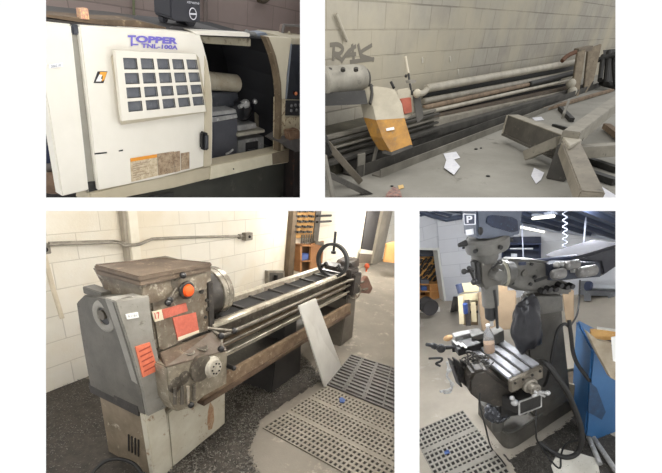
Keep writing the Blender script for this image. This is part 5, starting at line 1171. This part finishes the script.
b = B(); b.prism([p0, p1, p1+dn, p0+dn], (-.06,.14,0)); sw = b.out('control_box', mblk, M, bevel=.004)
b = B()
for a, c in ((p0,p1),(p1,p1+dn),(p1+dn,p0+dn),(p0+dn,p0)): b.bar(a, c, .010, .010, (0,1,0))
b.out('box_edge', msl, sw)
for x, y in ((514.5,402.5),(512,398)):
    b = B(); c = YY(x,y,1.95); b.ball(c, .026 if y > 400 else .018); b.out('box_knob', msl, M)
b = B(); c = ZZ(505,425,.16); sc_ = YY(500,405,2.25); b.cyl(V(sc_.x,2.3,.16), V(sc_.x,2.3,.6), .05, None, 18); b.out('knee_screw', mg2, M)
# crumpled shiny cover on the base and oily rubber way cover
def lump(name, pts, rs, m, label, cat, seed, n=44, amp=.45, parent=None):
    from mathutils import noise as mn
    b = B()
    for (c, r, sq) in zip(pts, rs, [(.62,.5,1.0)]*len(pts) if name == 'black_cover' else [(1,1,1)]*len(pts)):
        k = len(b.v); b.ball(c, r, n, sq)
        for i in range(k, len(b.v)):
            d = b.v[i]-c; q = mn.noise(V(d.x*9,d.y*9,d.z*5)+V(seed,0,0))+.5*abs(mn.noise(V(d.x*26,d.y*26,d.z*9)+V(0,seed,0))); b.v[i] = c+d*(1+amp*q)
    return solo(name, b, m, label, cat, sharp=50) if parent is None else b.out(name, m, parent, sharp=50)
bag = pm('shiny_black_bag', (84,86,92), (44,46,50), (190,194,204), 14, .2, .3, .8, .58, 18)
c = YY(496,408,2.3); lump('crumpled_bag', [c+V(0,0,-.03), c+V(-.04,.0,-.05)], [.085,.06], bag, 'crumpled shiny dark bag resting on the mill base under the knee', 'bag', 3)
c0 = YY(524,322,2.22); lump('black_cover', [c0+V(.015,0,-.03), c0+V(.0,-.01,-.09)], [(.18),(.12)], pm('black_plastic_sheet', (40,40,44), (26,26,30), (110,114,126), 9, .3, .1, .9, .68, 16), 'lumpy black plastic cover draped in front of the mill column', 'cover', 5)
b = B(); wc = [(446,361),(452,357),(462,358),(472,364),(486,376),(487,384),(474,388),(462,389),(455,384)]
N = 9; rubber = pm('oily_rubber', (52,50,48), (32,31,30), (110,106,100), 12, .4, .1, .4)
W0, W1 = YY(452,361,2.2), YY(484,369,2.25); V0, V1 = YY(461,387,2.12), YY(488,389,2.2)
for i in range(N):
    t_ = i/N; t2 = (i+.75)/N
    a0, a1 = W0.lerp(W1,t_), W0.lerp(W1,t2); c0_, c1_ = V0.lerp(V1,t_), V0.lerp(V1,t2); k = V(0,.07,0); dz = V(0,-.012,.018) if i % 2 else V(0,.006,-.006); a0, a1, c0_, c1_ = a0+dz, a1+dz, c0_+dz, c1_+dz
    b.loft([a0, a1, c1_, c0_], [a0+k, a1+k, c1_+k, c0_+k])
b.out('way_cover', rubber, M, bevel=.004)
r_ = random.Random(3); b = B()
for i in range(46):
    x, y = r_.uniform(460,487), r_.uniform(356,372); a = YY(x,y,2.2+r_.uniform(-.05,.08)); b.tube([a, a+V(r_.uniform(-.05,.05),r_.uniform(-.03,.03),r_.uniform(-.04,.05)), a+V(r_.uniform(-.07,.07),0,r_.uniform(-.06,.04))], .005, 5)
tag(b.out('tangled_swarf', pm('dark_swarf', (90,88,84), (50,48,46), (180,178,172), 30, .35, .5, 0)), 'tangle of dark metal turnings heaped beside the mill table', 'debris', kind='stuff')
# left-hand crank handles
b = B(); p = [YY(x,y,2.1) for x, y in ((447,362),(449,370),(447,376),(452,384),(450,392),(444,393))]; b.tube(p, .008, 8); b.ball(p[1], .018); b.ball(p[3], .016); b.out('knee_crank', msl, M)
b = B(); p = [YY(x,y,2.1) for x, y in ((429,358.5),(441,358),(441,361),(436,363.5),(440,366)) ]; b.tube(p, .008, 8); b.out('saddle_crank', mblk, M)
b = B(); p = [YY(x,y,2.1) for x, y in ((440,391.5),(448,390),(452,388))]; b.tube(p, .009, 8); b.out('crank_tip', msl, M)
# vise on the table
vz = zt
VS = thing('machine_vise', 'oily black and silver machine vise bolted across the slotted table', 'vise', ZZ(478,350,vz))
vy = 2.22
b = B(); b.prism([ZZ(x,y,zt+.0) for x, y in ((452,353),(483,347),(503,336),(470,340))], (0,0,.05)); b.out('vise_base', mblk, VS, bevel=.006)
b = B(); b.prism([ZZ(x,y,zt+.07) for x, y in ((451,341),(474,337),(481,343),(458,350))], (0,0,-.06)); b.out('vise_bed', mblk, VS, bevel=.005)
b = B(); b.prism([ZZ(x,y,zt+.10) for x, y in ((452,333),(470,329),(473,332.5),(455,337))], (0,0,-.06)); b.out('moving_jaw', msl, VS, bevel=.004)
b = B(); b.prism([ZZ(x,y,zt+.10) for x, y in ((468,330),(478,327.5),(484,333),(472,337))], (0,0,-.10)); b.out('fixed_jaw', mg2, VS, bevel=.004)
b = B(); b.prism([ZZ(x,y,zt+.10) for x, y in ((489,329),(499,325),(504,330),(494,335))], (0,0,-.10)); b.out('rear_block', mg2, VS, bevel=.004)
for i in range(3):
    b = B(); b.prism([ZZ(x+i*4.2,y+i*1.4,zt+.075) for x, y in ((452,341.5),(454,341),(459,345.5),(457,346.2))], (0,0,.01)); b.out('vise_rib', msl, VS)
b = B(); p = [YY(452,347,2.38), YY(447,347.5,2.38), YY(438,348,2.38), YY(434,346,2.38), YY(426.5,344.2,2.38)]; b.tube(p, [.016]*5+[.016]*8+[.024]*4+[.014]*10, 10); b.ball(YY(441,348.5,2.38), .035); b.out('vise_handle', mblk, VS)
b = B(); a = ZZ(448,338,zt+.09); b.ball(a, .035, 12, (1.2,.8,.7)); solo('orange_rag', b, pm('rag_orange', (206,170,124), (180,140,94), scale=20), 'small orange rag at the outer end of the vise', 'rag')
# bottle
bc = ZZ(489.5,352,zt); bt = thing('plastic_bottle', 'clear plastic bottle with orange liquid standing on the slotted table', 'bottle', bc)
gl, nt, pb = base_mat('clear_plastic'); pb.inputs['Base Color'].default_value = (.86,.88,.9,1); pb.inputs['Roughness'].default_value = .15; pb.inputs['Transmission Weight'].default_value = .75; pb.inputs['IOR'].default_value = 1.2
b = B(); b.turn(bc, (0,0,1), [(0,.036),(.01,.041),(.11,.041),(.16,.037),(.20,.022),(.215,.014),(.238,.014)], 24); b.out('bottle_body', gl, bt)
b = B(); b.turn(bc+V(0,0,.003), (0,0,1), [(0,.035),(.01,.0395),(.085,.0395)], 24); b.out('orange_liquid', flat('orange_liquid', (214,160,98), .3), bt)
b = B(); b.turn(bc+V(0,0,.232), (0,0,1), [(0,.016),(.014,.016)], 16); b.out('bottle_cap', flat('cap_white', (226,226,226)), bt)
# hoses
rub = flat('rubber', (30,29,28), .5) if 'rubber' not in MATS else MATS['rubber']
def hose(name, pts, r, label, m=None, cat='hose'):
    b = B(); b.tube([YY(x,y,v) if v > 0 else ZZ(x,y,-v) for x, y, v in pts], r, 10); return solo(name, b, m or rub, label, cat)
hose('black_hose', [(537,361,2.18),(546,363,2.0),(556,376,1.95),(566,390,1.95),(573,405,1.95),(580,424,1.93),(582,440,1.9),(578,452,-.04),(570,457,-.03),(560,456,-.03),(548,449,-.03),(541,444,-.03)], .02, 'thick black hose arching from the table end down to the floor')
hose('black_cable', [(569,320,2.2),(571,335,2.15),(573,352,2.1),(578,365,2.05),(590,381,2.0)], .014, 'black cable running down beside the column towards the blue bin', cat='cable')
hose('thin_hose', [(570,327,2.2),(564,324,2.18),(558,330,2.16),(554,345,2.15),(551,362,2.15),(547,380,2.2),(544,386,2.24)], .012, 'thin black hose looped down the face of the mill column')
hose('thin_cable', [(580,280,2.6),(579,300,2.55),(577,315,2.45),(571,325,2.3)], .007, 'thin dark cable hanging from the ram motors behind the column', cat='cable')
hose('floor_cable', [(536,405,2.0),(536,430,1.95),(537,440,-.1),(545,452,-.02),(552,462,-.02),(560,468,-.02),(561,455,-.02),(566,444,-.02),(578,440,-.02)], .007, 'thin black cable trailing over the card sheet on the floor', cat='cable')
hose('drop_cable', [(480,393,2.0),(480,405,1.98),(485,425,1.9),(491,447,-.05),(500,458,-.02),(506,466,-.02)], .006, 'thin black cable dropping over the mill base onto the grid mat', cat='cable')
t_ = [ZZ(582,421,.03), ZZ(600,464,.03)]
b = B(); b.cyl(t_[0], t_[1], .018, None, 12); solo('steel_rod', b, msl, 'shorter grey rod lying on the floor beside the blue bin', 'rod')
b = B(); b.cyl(ZZ(587,428,.03), ZZ(618,474,.03), .018, None, 12); solo('steel_rod', b, msl, 'longer grey rod lying on the floor against the blue bin foot', 'rod')
b = B(); b.prism([ZZ(574,402,0), ZZ(588,412,0), ZZ(586,424,0), ZZ(576,416,0)], (0,0,.10)); solo('paper_bundle', b, pm('blue_grey_rag', (136,138,150), (110,110,120), scale=9), 'blue grey crumpled bundle on the floor between base and blue bin', 'bundle', bevel=.03)
# bucket and blue bin
kb = ZZ(579,404,.0); kt = YY(579,368,kb.y)
t = thing('bucket', 'grimy pale bucket behind the blue bin', 'bucket', V(kb.x,kb.y,0))
b = B(); b.turn(V(kb.x,kb.y+.02,0), (0,0,1), [(0,.12),(.30,.145),(.30,.13),(.26,.125)], 28); b.out('bucket_shell', pm('bucket_grime', (156,148,130), (120,112,96), (92,84,70), 7, .7), t)
b = B(); b.turn(V(kb.x,kb.y+.02,.265), (0,0,1), [(0,.125),(.01,.12)], 24); b.out('bucket_contents', pm('bucket_brown', (112,100,84), (84,74,62), scale=12), t)
BY = 1.98
bluem = pm('blue_bin_paint', (52,100,146), (42,86,130), (30,60,96), 2.5, .45, 0, .1, .66)
t = thing('blue_bin', 'large worn blue bin filled with card at the frame edge', 'bin', ZZ(600,440,0))
b = B(); bp = [YY(592,349,BY), YY(640,372,BY), YY(640,470,BY-.0), YY(585,436,BY)]
b.loft([bp[0], bp[1], bp[2], bp[3]], [q+V(.25,.42,0) for q in bp]); b.out('bin_body', bluem, t, bevel=.02)
b = B(); b.bar(bp[0]+V(0,-.01,0), bp[1]+V(0,-.01,0), .03, .03); b.out('bin_rim', bluem, t)
b = B(); b.prism([YY(x,y,BY-.006) for x, y in ((590,382),(597,388),(606,412),(602,420),(588,412))], (0,.008,0)); b.out('dark_stain', pm('bin_stain', (32,68,102), (28,52,80), (40,92,140), 14, .5), t, bevel=.002)
cb = pm('grey_brown_card', (176,164,144), (150,136,114), (120,104,84), 7, .8, 0, .1, .64)
b = B(); b.prism([DD(x,y,2.55+.01*i) for i, (x, y) in enumerate(((587,331),(599,341),(622,345),(622,384),(611,378),(596,350)))], (.02,.05,-.01)); solo('card_flap', b, cb, 'folded grey brown card hanging over the blue bin rim', 'card')
b = B(); b.prism([ZZ(x,y,1.02) for x, y in ((590,328.5),(616,330),(622,336),(592,336.5))], (0,0,-.03)); solo('foam_slab', b, pm('orange_slab', (222,178,112), (200,152,88), (236,210,160), 10, .8), 'orange tan slab lying across the top of the blue bin', 'slab')
b = B(); b.prism([ZZ(x,y,1.03) for x, y in ((597,326.5),(622,330),(622,331.5),(597,328))], (0,0,-.01)); solo('white_strip', b, flat('white_strip', (212,212,206)), 'thin white strip behind the orange tan slab on the bin', 'strip')
b = B(); b.prism([DD(x,y,2.5) for x, y in ((611,338),(622,336),(622,364),(613,361))], (.01,.01,0)); solo('white_paper', b, flat('paper_w', (228,228,224)), 'white paper on the card over the blue bin at the frame edge', 'paper')
b = B(); b.prism([ZZ(x,y,.99) for x, y in ((597,339),(622,341),(622,346),(600,344))], (0,0,-.02)); solo('dark_tray', b, flat('tray_dark', (56,58,62)), 'dark flat tray under the orange tan slab on the bin', 'tray')
# ---------------------------------------------------------------- overhead fill lamps, added and unseen
K = 3
for px, py, d, e in ((110,206,1.55,17),(200,206,1.8,22),(340,206,2.2,30),(60,206,2.2,9),(385,206,3.6,60),(330,206,5.2,60),(390,206,7.5,120),(260,206,3.0,26)): lamp(px, py, d, e*.5, col=(1,.96,.89), name='overhead_fill_lamp')  # added hidden point lamps filling in the overhead light of the lathe room
K = 4
for px, py, d, e in ((450,206,1.3,9),(540,206,1.3,7),(455,206,3.4,38),(600,206,3.0,34),(530,206,3.2,28)): lamp(px, py, d, e, col=(.97,.98,1), name='overhead_fill_lamp')  # hidden fill lamps added for the mill room, besides its tube lights
for px, py, d, e in ((60,-60,1.25,3.2),(180,-50,1.3,3.5),(260,-50,1.6,5)): lamp(px, py, d, e, rad=.15, name='overhead_fill_lamp')  # added above the enclosed lathe only to brighten it
for px, py, d, e in ((400,-40,2.4,14),(500,-40,3.0,22)): lamp(px, py, d, e, rad=.2, col=(1,.97,.92), name='overhead_fill_lamp')  # unseen lamps added over the pipe rack as fill light
